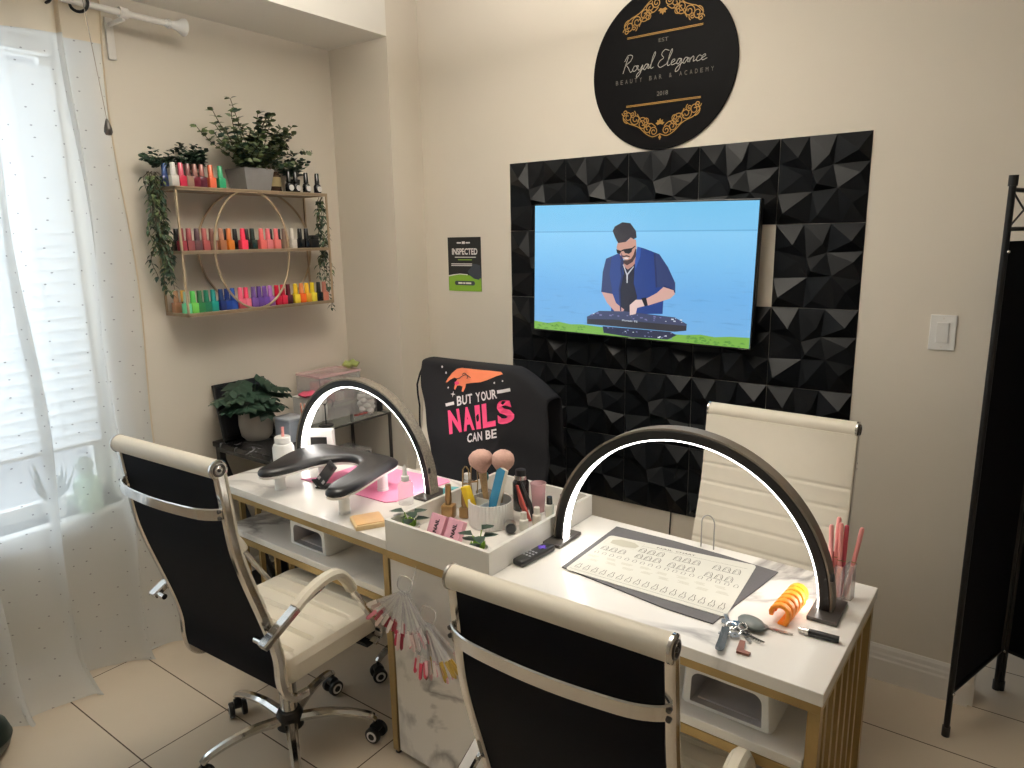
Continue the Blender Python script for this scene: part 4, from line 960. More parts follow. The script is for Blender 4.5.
for k_ in (-1, 1):
    f = MB(); f.box(Vector((-.012, -.005, .012)) + AX * .022 + NR * .004 + SX_ * (k_ * .013), (.011, .003, .014), RP, bevel=.001); f.build('rubber_pad', M['window_grey'], ph)
f = MB(); f.box(Vector((-.012, -.005, .012)) + AX * .085 + NR * .004, (.026, .003, .018), RP, bevel=.001); f.build('top_pad', M['black'], ph)
f = MB(); f.box(Vector((-.012, -.005, .012)) + AX * .004 + NR * .012, (.046, .024, .006), RP, bevel=.002); f.build('lip', M['black'], ph)
pm = MB(); pm.recalc = False
poly = [(-.06, -1.135), (-.01, -1.08), (.0, -.86), (.425, -.825), (.448, -.84), (.425, -1.10), (.40, -1.13)]
pm = MB(); pm.prism(poly, lambda u, v: (u - .2, v + 1.0, 0), lambda u, v: (u - .2, v + 1.0, .003)); o = pm.build('pink_towel', M['pink_mat'], smooth=False); o.location = (.2, -1.0, TOPZ + .0008)
tag(o, 'bright pink towel spread under the arm rest and glitter lamp', 'towel')
bo = thing('pump_bottle', 'white plastic bottle with a pink straw top at the left end of the desk', 'bottle', (-.205, -1.10, TOPZ + .0005))
f = MB(); f.lathe([(.0001, 0), (.038, 0), (.042, .004), (.042, .098), (.036, .112), (.028, .116), (.028, .118), (.031, .119), (.031, .140), (.028, .143), (.0001, .143)], n=28); f.build('body', M['white'], bo)
f = MB(); f.cyl((.004, 0, .143), (.006, 0, .182), .006, n=12); f.build('straw', M['pink_pen'], bo)
ck = thing('digital_clock', 'white square device with dark screen standing at the foot of the glitter lamp', 'clock', (-.165, -.945, TOPZ + .0005), rad(33))
f = MB(); f.box((0, 0, .072), (.115, .035, .144), bevel=.006); f.build('case', M['white'], ck)
f = MB(); f.box((-.002, -.018, .082), (.068, .003, .062), bevel=.001); f.build('display', M['black'], ck, smooth=False)
f = MB(); f.box((-.002, -.0182, .035), (.06, .003, .012), bevel=.001); f.build('button_strip', mat('rose_plastic', S(226, 176, 166), .4, var=.02), ck, smooth=False)
co = thing('wooden_box', 'flat pale wooden box with orange patterned lid left of the desk tray', 'box', (.486, -1.29, TOPZ + .0005), rad(-30))
f = MB(); f.box((0, 0, .008), (.10, .10, .016), bevel=.003); f.build('base', mat('pale_wood', S(214, 186, 140), .5, var=.1, scale=12), co)
f = MB(); f.box((0, 0, .0175), (.088, .088, .003), bevel=.001); f.build('lid', mat('orange_pattern', S(214, 172, 122), .35, var=.3, scale=16), co)
sb = thing('spray_bottle', 'clear spray bottle with white pump in front of the right foot of the glitter lamp', 'bottle', (.462, -1.09, TOPZ + .0005))
f = MB(); f.lathe([(.0001, 0), (.026, 0), (.027, .004), (.027, .07), (.02, .08), (.012, .083), (.0001, .083)], n=24); f.build('body', M['clear'], sb)
f = MB(); f.lathe([(.0001, .083), (.014, .083), (.014, .10), (.009, .104), (.007, .125), (.003, .14), (.0001, .141)], n=18); f.build('pump', M['white'], sb)
tb = thing('teal_packet', 'small teal and white packet standing by the glitter lamp foot beside the tray', 'packet', (.585, -.985, TOPZ + .0005), rad(20))
f = MB(); f.box((0, 0, .025), (.06, .03, .05), bevel=.003); f.build('packet', mat('teal_card', S(90, 170, 178), .5, var=.5, scale=40), tb)
s2 = thing('clear_bottle', 'small clear bottle of pale liquid behind the right foot of the glitter lamp', 'bottle', (.585, -.90, TOPZ + .0005))
f = MB(); f.lathe([(.0001, 0), (.02, 0), (.021, .003), (.021, .05), (.012, .058), (.0001, .058)], n=20); f.build('body', M['clear'], s2)
f = MB(); f.lathe([(.0001, .058), (.012, .058), (.012, .078), (.0001, .079)], n=16); f.build('cap', M['white'], s2)

# UV curing lamps on the shelves
def curing_lamp(label, x, y, w, h, d, rz):
    t = thing('nail_curing_lamp', label, 'nail lamp', (x, y, .5805), rz)
    f = MB(); n = 10
    out = [(-w / 2, 0), (w / 2, 0)]
    def rr(cx, cz, r, a0): return [(cx + r * math.cos(a0 + k * PI / 2 / 5), cz + r * math.sin(a0 + k * PI / 2 / 5)) for k in range(6)]
    o_ = [(-w / 2, .004), (-w / 2 + .004, 0), (w / 2 - .004, 0), (w / 2, .004)] + rr(w / 2 - .022, h - .016, .016, 0) + rr(-w / 2 + .022, h - .016, .016, PI / 2)
    i_ = [(-w / 2 + .024, .012), (-w / 2 + .026, .011), (w / 2 - .026, .011), (w / 2 - .024, .012)] + rr(w / 2 - .048, h - .046, .022, 0) + rr(-w / 2 + .048, h - .046, .022, PI / 2)
    b0 = [(a * .98, min(c, h - .01)) for a, c in o_]
    f.rings([[(a, 0, c) for a, c in i_], [(a * .93, 0, .003 + c * .95) for a, c in o_], [(a * .98, .006, .001 + c * .985) for a, c in o_], [(a, .02, c) for a, c in o_], [(a, d - .01, c) for a, c in b0], [(a, d, c) for a, c in i_]], cap=False)
    f.build('shell', M['white'], t)
    f = MB(); f.rings([[(a, .0, c) for a, c in i_], [(a, d, c) for a, c in i_]], cap=False); f.build('inner_chamber', M['window_grey'], t)
    f = MB(); f.box((0, d * .5, .0135), (w - .07, d * .8, .004), bevel=.001); f.build('floor_plate', M['window_grey'], t)
    return t
curing_lamp('white box-shaped nail curing lamp with dark opening on the left desk shelf', .155, -1.285, .215, .105, .235, rad(-1.3))
curing_lamp('white nail curing lamp with open front on the right desk shelf', 1.685, -1.325, .215, .112, .19, rad(-1.3))
cb = MB(); cb.tube(smooth_path([(1.835, -1.14, .7275), (1.828, -1.19, .66), (1.84, -1.20, .615), (1.862, -1.18, .587), (1.872, -1.12, .585)], 6), .004, 8); o = cb.build('power_cable', M['black'])
tag(o, 'black power cable hanging under the right end of the desk behind the curing lamp', 'cable')

# ------------------------------------------------------------------ tray contents
def small_plant(label, x, y, seed, leaves):
    t = thing('small_potted_plant', label, 'plant', (x, y, TF + .0005)); rnd = random.Random(seed)
    f = MB(); f.lathe([(.0001, 0), (.024, 0), (.032, .028), (.032, .032), (.028, .032), (.026, .024), (.0001, .024)], n=24); f.build('pot', M['white'], t)
    f = MB(); f.recalc = False
    for k in range(16): a = k * 2.4; f.leaf((.012 * math.cos(a), .012 * math.sin(a), .024), (math.cos(a), math.sin(a), 1.6), (math.cos(a), math.sin(a), .2), .028, .014, .2)
    f.build('moss', M['leaf_bright'], t, smooth=False)
    f = MB(); f.recalc = False; s = MB()
    for k in range(leaves):
        a = k * 2.2 + seed; h = .045 + .007 * k; q = .016
        e = Vector((q * math.cos(a), q * math.sin(a), h)); s.tube([(0, 0, .024), e], .0016, 5)
        f.leaf(e, (math.cos(a), math.sin(a), .15), (0, 0, 1), .05, .036, .18)
    f.build('foliage', M['leaf_dark'], t); s.build('stems', M['leaf_bright'], t); return t
small_plant('small green plant in white pot at the left front corner of the desk tray', .672, -1.30 + .012, 1, 6)
small_plant('small green plant in white pot at the right front corner of the desk tray', .950, -1.297, 3, 6)
for k, (x, w) in enumerate(((.752, 'left'), (.822, 'right'))):
    t = thing('nail_tip_box', 'pink box lettered NAIL leaning in the desk tray, the %s one of two' % w, 'box', (x, -1.275, TF + .0005), rad(-6), 'pink lettered boxes in the tray')
    R_ = Matrix.Rotation(rad(-26), 4, 'X')
    f = MB(); f.box((0, .009, .038), (.064, .018, .07), bevel=.002); f.bm.transform(R_); f.bm.transform(Matrix.Translation((0, 0, .004))); f.build('carton', M['clear_pink'] if False else mat('pink_card', S(222, 164, 180), .4, var=.03) if k == 0 else bpy.data.materials['pink_card'], t, smooth=False)
    f = MB(); f.recalc = False; f.text('NAIL', .010, .052, -.008, .008, lambda u, v: (-v + .002, -.0007, u + .008), .03); f.bm.transform(R_); f.bm.transform(Matrix.Translation((0, 0, .004))); f.build('lettering', M['black'], t, smooth=False)
cup = thing('organizer_cup', 'white ribbed round organiser cup full of brushes and files in the desk tray', 'cup', (.825, -1.075, TF + .0005))
f = MB(); rs = []
for r0, z in ((.069, 0), (.071, .003), (.071, .078), (.0705, .08), (.0665, .08), (.0655, .076), (.0655, .006)):
    rs.append([((r0 + (.0012 * math.cos(40 * a) if r0 > .0625 else 0)) * math.cos(a), (r0 + (.0012 * math.cos(40 * a) if r0 > .0625 else 0)) * math.sin(a), z) for a in [2 * PI * k / 160 for k in range(160)]])
f.rings(rs); f.build('cup', M['white'], cup)
f = MB(); f.box((0, 0, .042), (.12, .003, .068)); f.box((0, 0, .042), (.003, .12, .068)); f.build('divider', M['white'], cup, smooth=False)
def brush(label, x, y, tip, head_r, tilt_y, col):
    t = thing('makeup_brush', label, 'brush', (x, y, TF + .0065)); d = Vector((tip[0] - x, tip[1] - y, tip[2] - TF)).normalized(); L_ = tip[2] - TF
    P = lambda s: d * (s * L_)
    f = MB(); f.tube([P(0), P(.35), P(.52), P(.66)], [.007, .0095, .0115, .014], 14); f.build('handle', mat('glitter_handle', S(196, 168, 132), .4, .4, var=.4, scale=300) if 'glitter_handle' not in bpy.data.materials else bpy.data.materials['glitter_handle'], t)
    f = MB(); q_ = [(.66, .012 / head_r), (.70, .45), (.75, .72), (.80, .93), (.85, 1.0), (.90, .97), (.94, .84), (.97, .62), (.99, .36), (1.0, .08)]; f.tube([P(a) for a, b_ in q_], [head_r * b_ for a, b_ in q_], 24)
    for v in f.bm.verts: v.co += Vector((random.uniform(-1, 1), random.uniform(-1, 1), random.uniform(-1, 1))) * .0008
    f.build('bristles', mat('soft_bristles', S(196, 158, 146), .9, var=.2, scale=140, bump=.4) if 'soft_bristles' not in bpy.data.materials else bpy.data.materials['soft_bristles'], t, ang=90)
brush('fluffy pale pink makeup brush in the white cup, the left one', .800, -1.055, (.765, -1.05, .993), .040, 0, 0)
brush('fluffy pale pink makeup brush in the white cup, the right one', .834, -1.045, (.848, -1.03, .998), .037, 0, 0)
def slab(name, label, cat, p0, p1, w, th, m, nrm, edge=None):
    c = (Vector(p0) + Vector(p1)) / 2; ax = (Vector(p1) - Vector(p0)); L_ = ax.length; ax.normalize(); n = Vector(nrm); n = (n - ax * n.dot(ax)).normalized(); s = ax.cross(n)
    R_ = Matrix((s, n, ax)).transposed()
    t = thing(name, label, cat, p0); f = MB(); f.box(c - Vector(p0), (w, th, L_), R_, bevel=min(w, L_) * .2 if th < .008 else th * .2)
    f.build('board', m, t)
    if edge: f = MB(); f.box(c - Vector(p0) + n * (th * .5 + .0008), (w * .98, .0015, L_ * .98), R_, bevel=.0007); f.build('abrasive_face', edge, t)
    return t
slab('nail_file', 'wide blue-green nail file standing in the white organiser cup', 'nail file', (.838, -1.10, TF + .0068), (.868, -1.06, .955), .05, .012, mat('white_foam', S(222, 218, 206), .7, var=.03), (-.45, -1, .2), mat('blue_green_abrasive', S(38, 116, 150), .8, var=.35, scale=10))
slab('nail_buffer', 'yellow nail buffer block tilted on the rim of the white cup', 'buffer', (.766, -1.098, TF + .050), (.742, -1.10, .882), .032, .022, mat('yellow_foam', S(226, 192, 40), .8, var=.1), (-.4, -1, .4))
rt = thing('hair_clip', 'red plastic clip with black grip propped at the right side of the white cup', 'clip', (.905, -1.012, TF + .0005))
f = MB(); f.sweep([(.02, .01, .004), (-.005, .005, .06), (-.02, 0, .12)], [.024, .03, .012], [.006, .008, .005], (.5, 1, 0)); f.build('jaw', mat('red_plastic', S(206, 84, 76), .4, var=.05), rt)
f = MB(); f.sweep([(.03, .02, .004), (.015, .02, .06), (-.015, .015, .13)], [.02, .022, .008], [.006, .006, .004], (.5, 1, 0)); f.build('grip', M['black'], rt)
for k, (x, y, z1) in enumerate(((.700, -1.045, .925), (.715, -1.02, .93))):
    t = thing('gold_tweezers', ['gold tweezers standing beside the white cup, the left pair', 'gold tweezers standing beside the white cup, the right pair'][k], 'tweezers', (x, y, TF + .0005), rad(20 + 30 * k), 'gold tweezers in the tray')
    h = z1 - TF
    for s in (-1, 1):
        f = MB(); f.sweep([(s * .003, 0, 0), (s * .012, 0, h * .6), (s * .010, 0, h * .93), (s * .002, 0, h)], .003, .007, (0, 1, 0)); f.build('arm', M['gold'], t)
    f = MB(); f.box((0, 0, h * .62), (.02, .006, .004)); f.build('spring_bar', M['gold'], t, smooth=False)
t = thing('pen_stand', 'small clear stand holding the gold tweezers and a teal tipped tool in the tray', 'stand', (.742, -1.0, TF + .0005))
f = MB(); f.bx(-.022, .022, -.02, .02, 0, .003); f.bx(-.022, -.02, -.02, .02, 0, .07); f.bx(.02, .022, -.02, .02, 0, .07); f.bx(-.022, .022, .018, .02, 0, .07); f.bx(-.022, .022, -.02, -.018, 0, .05); f.build('box', M['clear'], t, smooth=False)
f = MB(); f.cyl((0, 0, .003), (.005, 0, .11), .007, n=12); f.ball((.006, 0, .12), (.012, .008, .018)); f.build('teal_tool', mat('teal_plastic', S(30, 128, 136), .4, var=.1), t)
f = MB(); f.cyl((-.012, .008, .003), (-.014, .008, .10), .006, n=12); f.build('dark_tool', M['black'], t)
gd = mat('gold_glass', S(150, 120, 78), .28, .5, var=.1)
for k, (x, y, s_) in enumerate(((.682, -1.115, 1.15), (.725, -1.085, .9))):
    t = thing('gold_polish_bottle', ['taller gold polish bottle at the left of the white cup', 'smaller gold polish bottle right beside the white cup'][k], 'nail polish', (x, y, TF + .0005), .3, 'gold bottles in the tray')
    f = MB(); f.box((0, 0, .02 * s_), (.036 * s_, .034 * s_, .04 * s_), bevel=.005); f.build('body', gd, t)
    f = MB(); f.lathe([(.0001, .04 * s_), (.010, .04 * s_), (.010, .046 * s_), (.0115, .05 * s_), (.0095, .098 * s_), (.0001, .099 * s_)], n=16); f.build('cap', gd, t)
db = thing('dropper_bottle', 'dark bottle with black cap and silver collar at the back of the tray', 'bottle', (.838, -.925, TF + .0005))
f = MB(); f.lathe([(.0001, 0), (.026, 0), (.028, .004), (.028, .095), (.02, .108), (.0001, .108)], n=24); f.build('body', mat('dark_glass', S(36, 30, 30), .2, var=.1), db)
f = MB(); f.lathe([(.0001, .108), (.022, .108), (.022, .122), (.0001, .122)], n=20); f.build('collar', M['chrome'], db)
f = MB(); f.lathe([(.0001, .122), (.017, .122), (.017, .14), (.0001, .142)], n=20); f.build('cap', M['black'], db)
pc_ = thing('pink_cup', 'translucent pink measuring cup at the back right of the tray', 'cup', (.895, -.905, TF + .0005))
f = MB(); f.lathe([(.0001, 0), (.020, 0), (.0255, .094), (.0275, .095), (.0275, .098), (.0245, .098), (.019, .004), (.0001, .004)], n=28); f.build('cup', M['clear_pink'], pc_)
f = MB(); f.lathe([(.0001, .0045), (.0186, .0045), (.0222, .066), (.0001, .066)], n=24); f.build('liquid', mat('pink_liquid', S(222, 160, 170), .3, var=.03), pc_)
for (x, y, h, colb, capc, nm) in ((.945, -1.062, .058, (226, 222, 212), (226, 222, 212), 'white polish bottle nearest the front on the right side of the tray'), (.958, -1.008, .06, (226, 220, 206), (228, 224, 214), 'white polish bottle second from the front on the right side of the tray'),
      (.952, -.925, .068, (228, 226, 214), (24, 24, 26), 'white polish bottle with black cap at the back right of the tray'), (.988, -.90, .075, (96, 184, 212), (110, 120, 130), 'light blue polish bottle at the back right of the tray'), (1.002, -.872, .07, (236, 226, 220), (236, 176, 160), 'white bottle with coral cap in the back right corner of the tray')):
    t = thing('tray_polish_bottle', nm, 'nail polish', (x, y, TF + .0005), 0, 'small bottles along the right side of the tray')
    f = MB(); f.lathe([(.0001, 0), (.0135, 0), (.0145, .003), (.0145, h * .58), (.010, h * .64), (.0001, h * .64)], n=20); f.build('body', lacq(colb), t)
    f = MB(); f.lathe([(.0001, h * .64), (.0105, h * .64), (.0095, h), (.0001, h + .001)], n=16); f.build('cap', lacq(capc), t)
t = thing('silver_cap_jar', 'small silver-rimmed jar with black top lying beside the white cup', 'jar', (.928, -1.108, TF + .0195), rad(40))
f = MB(); f.lathe([(.0001, -.02), (.019, -.02), (.019, .004), (.0001, .004)], n=20); f.bm.transform(Matrix.Rotation(PI / 2, 4, 'X')); f.build('jar', M['steel'], t)
f = MB(); f.lathe([(.0001, .0045), (.016, .0045), (.015, .012), (.0001, .012)], n=20); f.bm.transform(Matrix.Rotation(PI / 2, 4, 'X')); f.build('lid', M['black'], t)
gl_ = MB(); gl_.box((0, 0, .018), (.002, .055, .03), bevel=.0005); o = gl_.build('grey_tag', mat('grey_tag', S(136, 130, 124), .6, var=.05), smooth=False); o.location = (1.0415, -1.045, .782)
tag(o, 'small grey sticker on the outer right wall of the desk tray', 'sticker')
rm = thing('remote_control', 'black remote control with purple pad lying against the right wall of the tray', 'remote control', (1.075, -1.195, TOPZ + .0005), rad(-6))
f = MB(); f.box((0, 0, .010), (.040, .150, .020), bevel=.008, seg=3); f.build('body', M['black'], rm)
f = MB(); 
for a, b_ in ((0, 0), (.009, 0), (-.009, 0), (0, .009), (0, -.009)): f.box((a, .035 + b_, .0205), (.009, .009, .002), bevel=.0006)
f.build('direction_pad', mat('purple_rubber', S(98, 70, 190), .5, var=.03), rm)
f = MB()
for i in range(3):
    for j_ in range(3): f.box((-.011 + i * .011, -.005 - j_ * .014, .0203), (.006, .005, .0015))
f.build('button', mat('pale_button', S(170, 172, 180), .5, var=.03), rm, smooth=False)

# ------------------------------------------------------------------ right half of the desk
gm = [(1.174, -1.205), (1.169, -.870), (1.36, -.871), (1.52, -.883), (1.676, -.903), (1.663, -1.0), (1.640, -1.14), (1.624, -1.255), (1.5, -1.252), (1.34, -1.228)]
f = MB(); f.prism(gm, lambda u, v: (u - 1.42, v + 1.06, 0), lambda u, v: (u - 1.42, v + 1.06, .003)); o = f.build('desk_mat', M['grey_mat'], smooth=False); o.location = (1.42, -1.06, TOPZ + .0006)
tag(o, 'dark grey cloth mat under the nail chart on the right half of the desk', 'mat')
ct = thing('nail_chart', 'cream printed nail shape chart lying on the grey mat under the right arch lamp', 'chart', (1.408, -1.064, TOPZ + .0042))
C00, C10, C11, C01 = Vector((1.190, -1.214)), Vector((1.640, -1.214)), Vector((1.618, -.900)), Vector((1.187, -.944))
def Q(u, v, z):
    p = C00 * (1 - u) * (1 - v) + C10 * u * (1 - v) + C11 * u * v + C01 * (1 - u) * v
    return (p.x - 1.408, p.y + 1.064, z)
rc = []
for cx, cy, a0 in ((.97, .955, 0), (.03, .955, 90), (.03, .045, 180), (.97, .045, 270)):
    for k in range(5): a = rad(a0 + 22.5 * k); rc.append((cx + .03 * math.cos(a), cy + .045 * math.sin(a)))
f = MB(); f.prism(rc, lambda u, v: Q(u, v, 0), lambda u, v: Q(u, v, .0012)); f.build('sheet', M['paper'], ct, smooth=False)
f = MB(); f.recalc = False; P_ = lambda u, v: Q(u, v, .0016)
def nail(cu, cv, w, h, lw=.0042):
    f.ribbon([(cu - w, cv - h), (cu - w * .9, cv + h * .3), (cu - w * .35, cv + h), (cu + w * .35, cv + h), (cu + w * .9, cv + h * .3), (cu + w, cv - h)], lw, P_)
    f.ribbon([(cu - w * 1.2, cv - h), (cu + w * 1.2, cv - h)], lw, P_)
    f.ribbon([(cu - w * .55, cv - h * .6), (cu - w * .5, cv + h * .2), (cu, cv + h * .55), (cu + w * .5, cv + h * .2), (cu + w * .55, cv - h * .6)], lw * .7, P_)
for gidx, (gu, gv) in enumerate(((.36, .80), (.60, .795), (.855, .79), (.13, .665), (.375, .655), (.60, .635), (.84, .62))):
    for k in (-1, 0, 1): nail(gu + k * .062, gv, .021, .048)
    f.ribbon([(gu - .06, gv - .055), (gu + .06, gv - .055)], .003, P_)
for k in range(18):
    u = .05 + k * .0535; f.ribbon([(u - .011, .50), (u - .012, .535), (u, .56), (u + .012, .535), (u + .011, .50)], .0035, P_, True)
for k in range(17):
    u = .05 + k * .0565
    f.ribbon([(u - .013, .09), (u - .016, .13), (u - .008, .16), (u - .006, .20), (u + .006, .20), (u + .008, .16), (u + .016, .13), (u + .013, .09)], .0038, P_, True); f.ribbon([(u - .007, .11), (u + .007, .11)], .006, P_)
f.text('NAIL', .36, .47, .915, .945, P_, .01); f.text('CHART', .49, .62, .915, .945, P_, .01)
f.ribbon([(.26, .89), (.96, .89)], .003, P_); f.ribbon([(.02, .05), (.98, .05)], .003, P_)
f.build('print', M['ink'], ct, smooth=False)
f = MB(); f.recalc = False
rnd = random.Random(8)
for r_ in range(2):
    for k in range(8):
        u = .06 + k * .118 + r_ * .03; v = .40 - r_ * .085 + .02 * (k % 2)
        for j_ in range(3): f.ribbon([(u - .04 + rnd.uniform(0, .02), v + j_ * .016), (u + .04 - rnd.uniform(0, .02), v + j_ * .016)], .006, P_)
f.flat([(.06, .80), (.16, .775), (.24, .80), (.25, .87), (.2, .93), (.1, .94), (.05, .89)], P_)
f.ribbon([(.02, .77), (.27, .77), (.27, .95), (.02, .95)], .003, P_, True)
f.build('pale_print', M['ink_light'], ct, smooth=False)

ky = thing('key_bunch', 'bunch of keys with grey fob and leather loop near the desk front', 'keys', (1.685, -1.262, TOPZ + .0005))
f = MB(); f.ball((.018, .045, .012), (.036, .025, .012), 16, Matrix.Rotation(rad(-25), 3, 'Z')); f.build('fob', mat('grey_green_fob', S(92, 98, 96), .4, var=.1), ky)
for k, (x, y, r_) in enumerate(((-.005, .0, .013), (-.018, .01, .011), (.008, .014, .010))):
    f = MB(); f.tube([(x + r_ * math.cos(a), y + r_ * math.sin(a), .006 + .004 * k + .003 * math.sin(a)) for a in [2 * PI * j_ / 24 for j_ in range(24)]], .0014, 6, loop=True); f.build('key_ring', M['chrome'], ky)
f = MB(); f.sweep(smooth_path([(-.03, .0, .006), (-.02, -.05, .006), (-.012, -.094, .008), (-.004, -.092, .012), (-.012, -.05, .014), (-.024, .0, .010)], 5), .012, .0025, (.3, 0, 1)); f.build('leather_loop', mat('slate_leather', S(62, 72, 80), .5, var=.15), ky)
def key(p, a, L_, m, nm):
    f = MB(); R_ = Matrix.Rotation(a, 3, 'Z'); c = Vector(p)
    f.lathe([(.004, -.001), (.011, -.001), (.011, .001), (.004, .001), (.004, -.001)], p, 18, cap=False)
    f.box(c + R_ @ Vector((.01 + L_ / 2, 0, 0)), (L_, .006, .002), R_)
    for k in range(4): f.box(c + R_ @ Vector((.02 + k * L_ * .17, -.004, 0)), (L_ * .08, .004, .002), R_)
    f.build(nm, m, ky, smooth=False)
key((-.038, .032, .004), rad(-30), .035, M['steel'], 'key'); key((.042, .06, .003), rad(4), .055, M['steel'], 'key'); key((.012, .008, .004), rad(-50), .03, M['steel'], 'key'); key((-.028, .018, .010), rad(120), .03, M['steel'], 'key'); key((-.012, .022, .012), rad(75), .032, M['chrome'], 'key'); key((.0, -.018, .006), rad(200), .026, M['steel'], 'key'); key((.022, .0, .006), rad(-15), .034, M['chrome'], 'key')
f = MB(); f.prism([(.022, -.052), (.034, -.05), (.042, -.086), (.058, -.088), (.056, -.097), (.030, -.10), (.028, -.094)], lambda u, v: (u - .006, v + .022, .0005), lambda u, v: (u - .006, v + .022, .006)); f.build('brown_charm', mat('copper_charm', S(130, 84, 70), .4, .3, var=.1), ky, smooth=False)
cl = thing('toe_separator', 'orange ridged foam toe separators beside the right foot of the arch lamp', 'toe separator', (1.757, -1.085, TOPZ + .0005), rad(-4))
for k in range(6):
    y = -.075 + k * .024; f = MB()
    pts = [(.020 * math.cos(a) - .0, y + .003 * math.sin(a * 2), .024 + .022 * math.sin(a)) for a in [rad(-60 + 25 * j_) for j_ in range(11)]]
    f.sweep(pts, .010, .019, (0, 1, 0)); f.build('ridge', M['orange'], cl)
f = MB(); f.box((.008, -.014, .003), (.022, .14, .006), bevel=.002); f.build('base', M['orange'], cl)
pe = thing('marker_pen', 'black marker with silver end lying by the right foot of the arch lamp', 'pen', (1.842, -1.174, TOPZ + .0085), rad(4))
f = MB(); f.cyl((-.022, 0, 0), (.042, 0, 0), .008, n=20); f.build('barrel', M['black'], pe)
f = MB(); f.lathe([(.0001, -.046), (.0065, -.044), (.0065, -.030), (.0078, -.028), (.0078, -.022), (.0001, -.022)], n=20); f.bm.transform(Matrix.Rotation(PI / 2, 4, 'Y')); f.build('silver_tip', M['chrome'], pe)
hd = thing('acrylic_pen_holder', 'clear acrylic three-cell holder with pink pens at the back right corner of the desk', 'pen holder', (1.838, -.955, TOPZ + .0005), rad(-10))
for k in range(3):
    f = MB(); y = -.0 ; x = -.018 + k * .019; yy = -.014 + .014 * k; h = .085 + .004 * k
    f.bx(x - .009, x + .009, yy - .012, yy + .012, 0, .003); f.bx(x - .009, x - .0078, yy - .012, yy + .012, 0, h); f.bx(x + .0078, x + .009, yy - .012, yy + .012, 0, h); f.bx(x - .009, x + .009, yy - .012, yy - .0108, 0, h); f.bx(x - .009, x + .009, yy + .0108, yy + .012, 0, h)
    f.build('cell', M['clear'], hd, smooth=False)
for k, (x, y, tx, ty, L_, m, nm) in enumerate(((1.822, -.975, 1.812, -.968, .19, 'pink_pen', 'leftmost pink pen in the acrylic holder'), (1.826, -.966, 1.824, -.945, .205, 'pink_pen', 'tallest pink pen at the back of the acrylic holder'), (1.838, -.958, 1.832, -.956, .195, 'pink_pen', 'middle pink pen in the acrylic holder'), (1.842, -.953, 1.842, -.938, .185, 'rose_pen', 'dark rose pen behind the middle one in the acrylic holder'), (1.852, -.944, 1.876, -.934, .185, 'pink_pen', 'pink pen leaning out to the right of the acrylic holder'), (1.820, -.968, 1.816, -.962, .12, 'rose_pen', 'short dark rose pen at the left of the acrylic holder'))):
    t = thing('pink_pen', nm, 'pen', (x, y, TOPZ + .0045), 0, 'pens in the acrylic holder'); d = Vector((tx - x, ty - y, L_))
    f = MB(); f.tube([(0, 0, 0), d * .05, d * .97, d], [.003, .0055, .0055, .004], 14); f.build('barrel', M[m], t)
    f = MB(); f.tube([d * .50, d * .512], [.0058, .0058], 14); f.build('ring', M['gold'], t)
hk = MB(); hk.tube(smooth_path([(0, 0, .0), (0, 0, .05), (.001, 0, .085), (.012, 0, .10), (.026, 0, .10), (.037, 0, .085), (.038, 0, .05), (.038, 0, 0)], 6), .0022, 8); o = hk.build('wire_loop_stand', M['steel']); o.location = (1.443, -.862, TOPZ + .0022)
tag(o, 'thin steel wire loop standing at the back edge of the desk before the white chair', 'wire loop')

# nail swatch fans hanging on the front of the tray
def swatch_fan(label, x, y, z, seed, n, L_, spread, cols, lean):
    t = thing('nail_swatch_fan', label, 'nail swatches', (x, y, z)); rnd = random.Random(seed)
    f = MB(); f.tube([(.030 * math.cos(a), .004 * math.sin(a * 3), .03 * math.sin(a)) for a in [2 * PI * k / 28 for k in range(28)]], .0022, 8, loop=True); f.build('ring', M['clear'], t)
    ms = [M['clear']] + [lacq(c) for c in cols]
    for k in range(n):
        u = k / (n - 1); a0 = rad(-90) + (u - .5) * spread * .6 ; a = rad(-90) + (u - .5) * spread + lean
        p0 = Vector((.03 * math.cos(a0), -.006 + rnd.uniform(-.012, .012), .03 * math.sin(a0))); d = Vector((math.cos(a), rnd.uniform(-.22, .02), math.sin(a))).normalized(); L2 = L_ * rnd.uniform(.85, 1.05)
        s = d.cross(Vector((0, -1, 0))).normalized(); f = MB(); f.recalc = False; w0, w1 = .003, .0062
        c_ = [p0, p0 + d * (L2 * .72), p0 + d * L2, p0 + d * (L2 + .006)]; W_ = [w0, w1, w1 * .9, .001]
        th = Vector((0, -.0012, 0))
        rs = [[q + s * w - th, q - s * w - th, q - s * w + th, q + s * w + th] for q, w in zip(c_, W_)]
        f.mi = 0; f.rings(rs[:2], cap=True); f.mi = 1 + rnd.randrange(len(cols)); f.rings(rs[1:], cap=True)
        f.recalc = True; f.build('swatch_stick', ms, t, smooth=False)
    return t
swatch_fan('fan of clear nail swatch sticks with red tips under the left front of the tray', 0.745, -1.392, .665, 3, 44, .155, rad(104), [(190, 60, 84), (216, 132, 146), (226, 200, 198), (150, 44, 60), (236, 226, 222), (200, 176, 170), (224, 216, 214)], rad(-8))
swatch_fan('second, lower fan of clear nail swatch sticks beside the nearest chair', .845, -1.405, .605, 9, 36, .155, rad(70), [(196, 60, 84), (226, 200, 198), (180, 150, 60), (110, 60, 50), (220, 170, 176), (236, 226, 222), (226, 216, 214)], rad(22))
f = MB(); f.tube(smooth_path([(0, .03, .10), (0, .012, .06), (0, -.004, .03), (0.004, -.012, .02), (.0, -.022, .03)], 5), .0025, 8); f.box((0, .031, .10), (.02, .004, .03), bevel=.001); o = f.build('hook', M['clear']); o.location = (.757, -1.3785, .62)
tag(o, 'small clear hook on the cabinet front holding the nail swatch fans', 'hook')

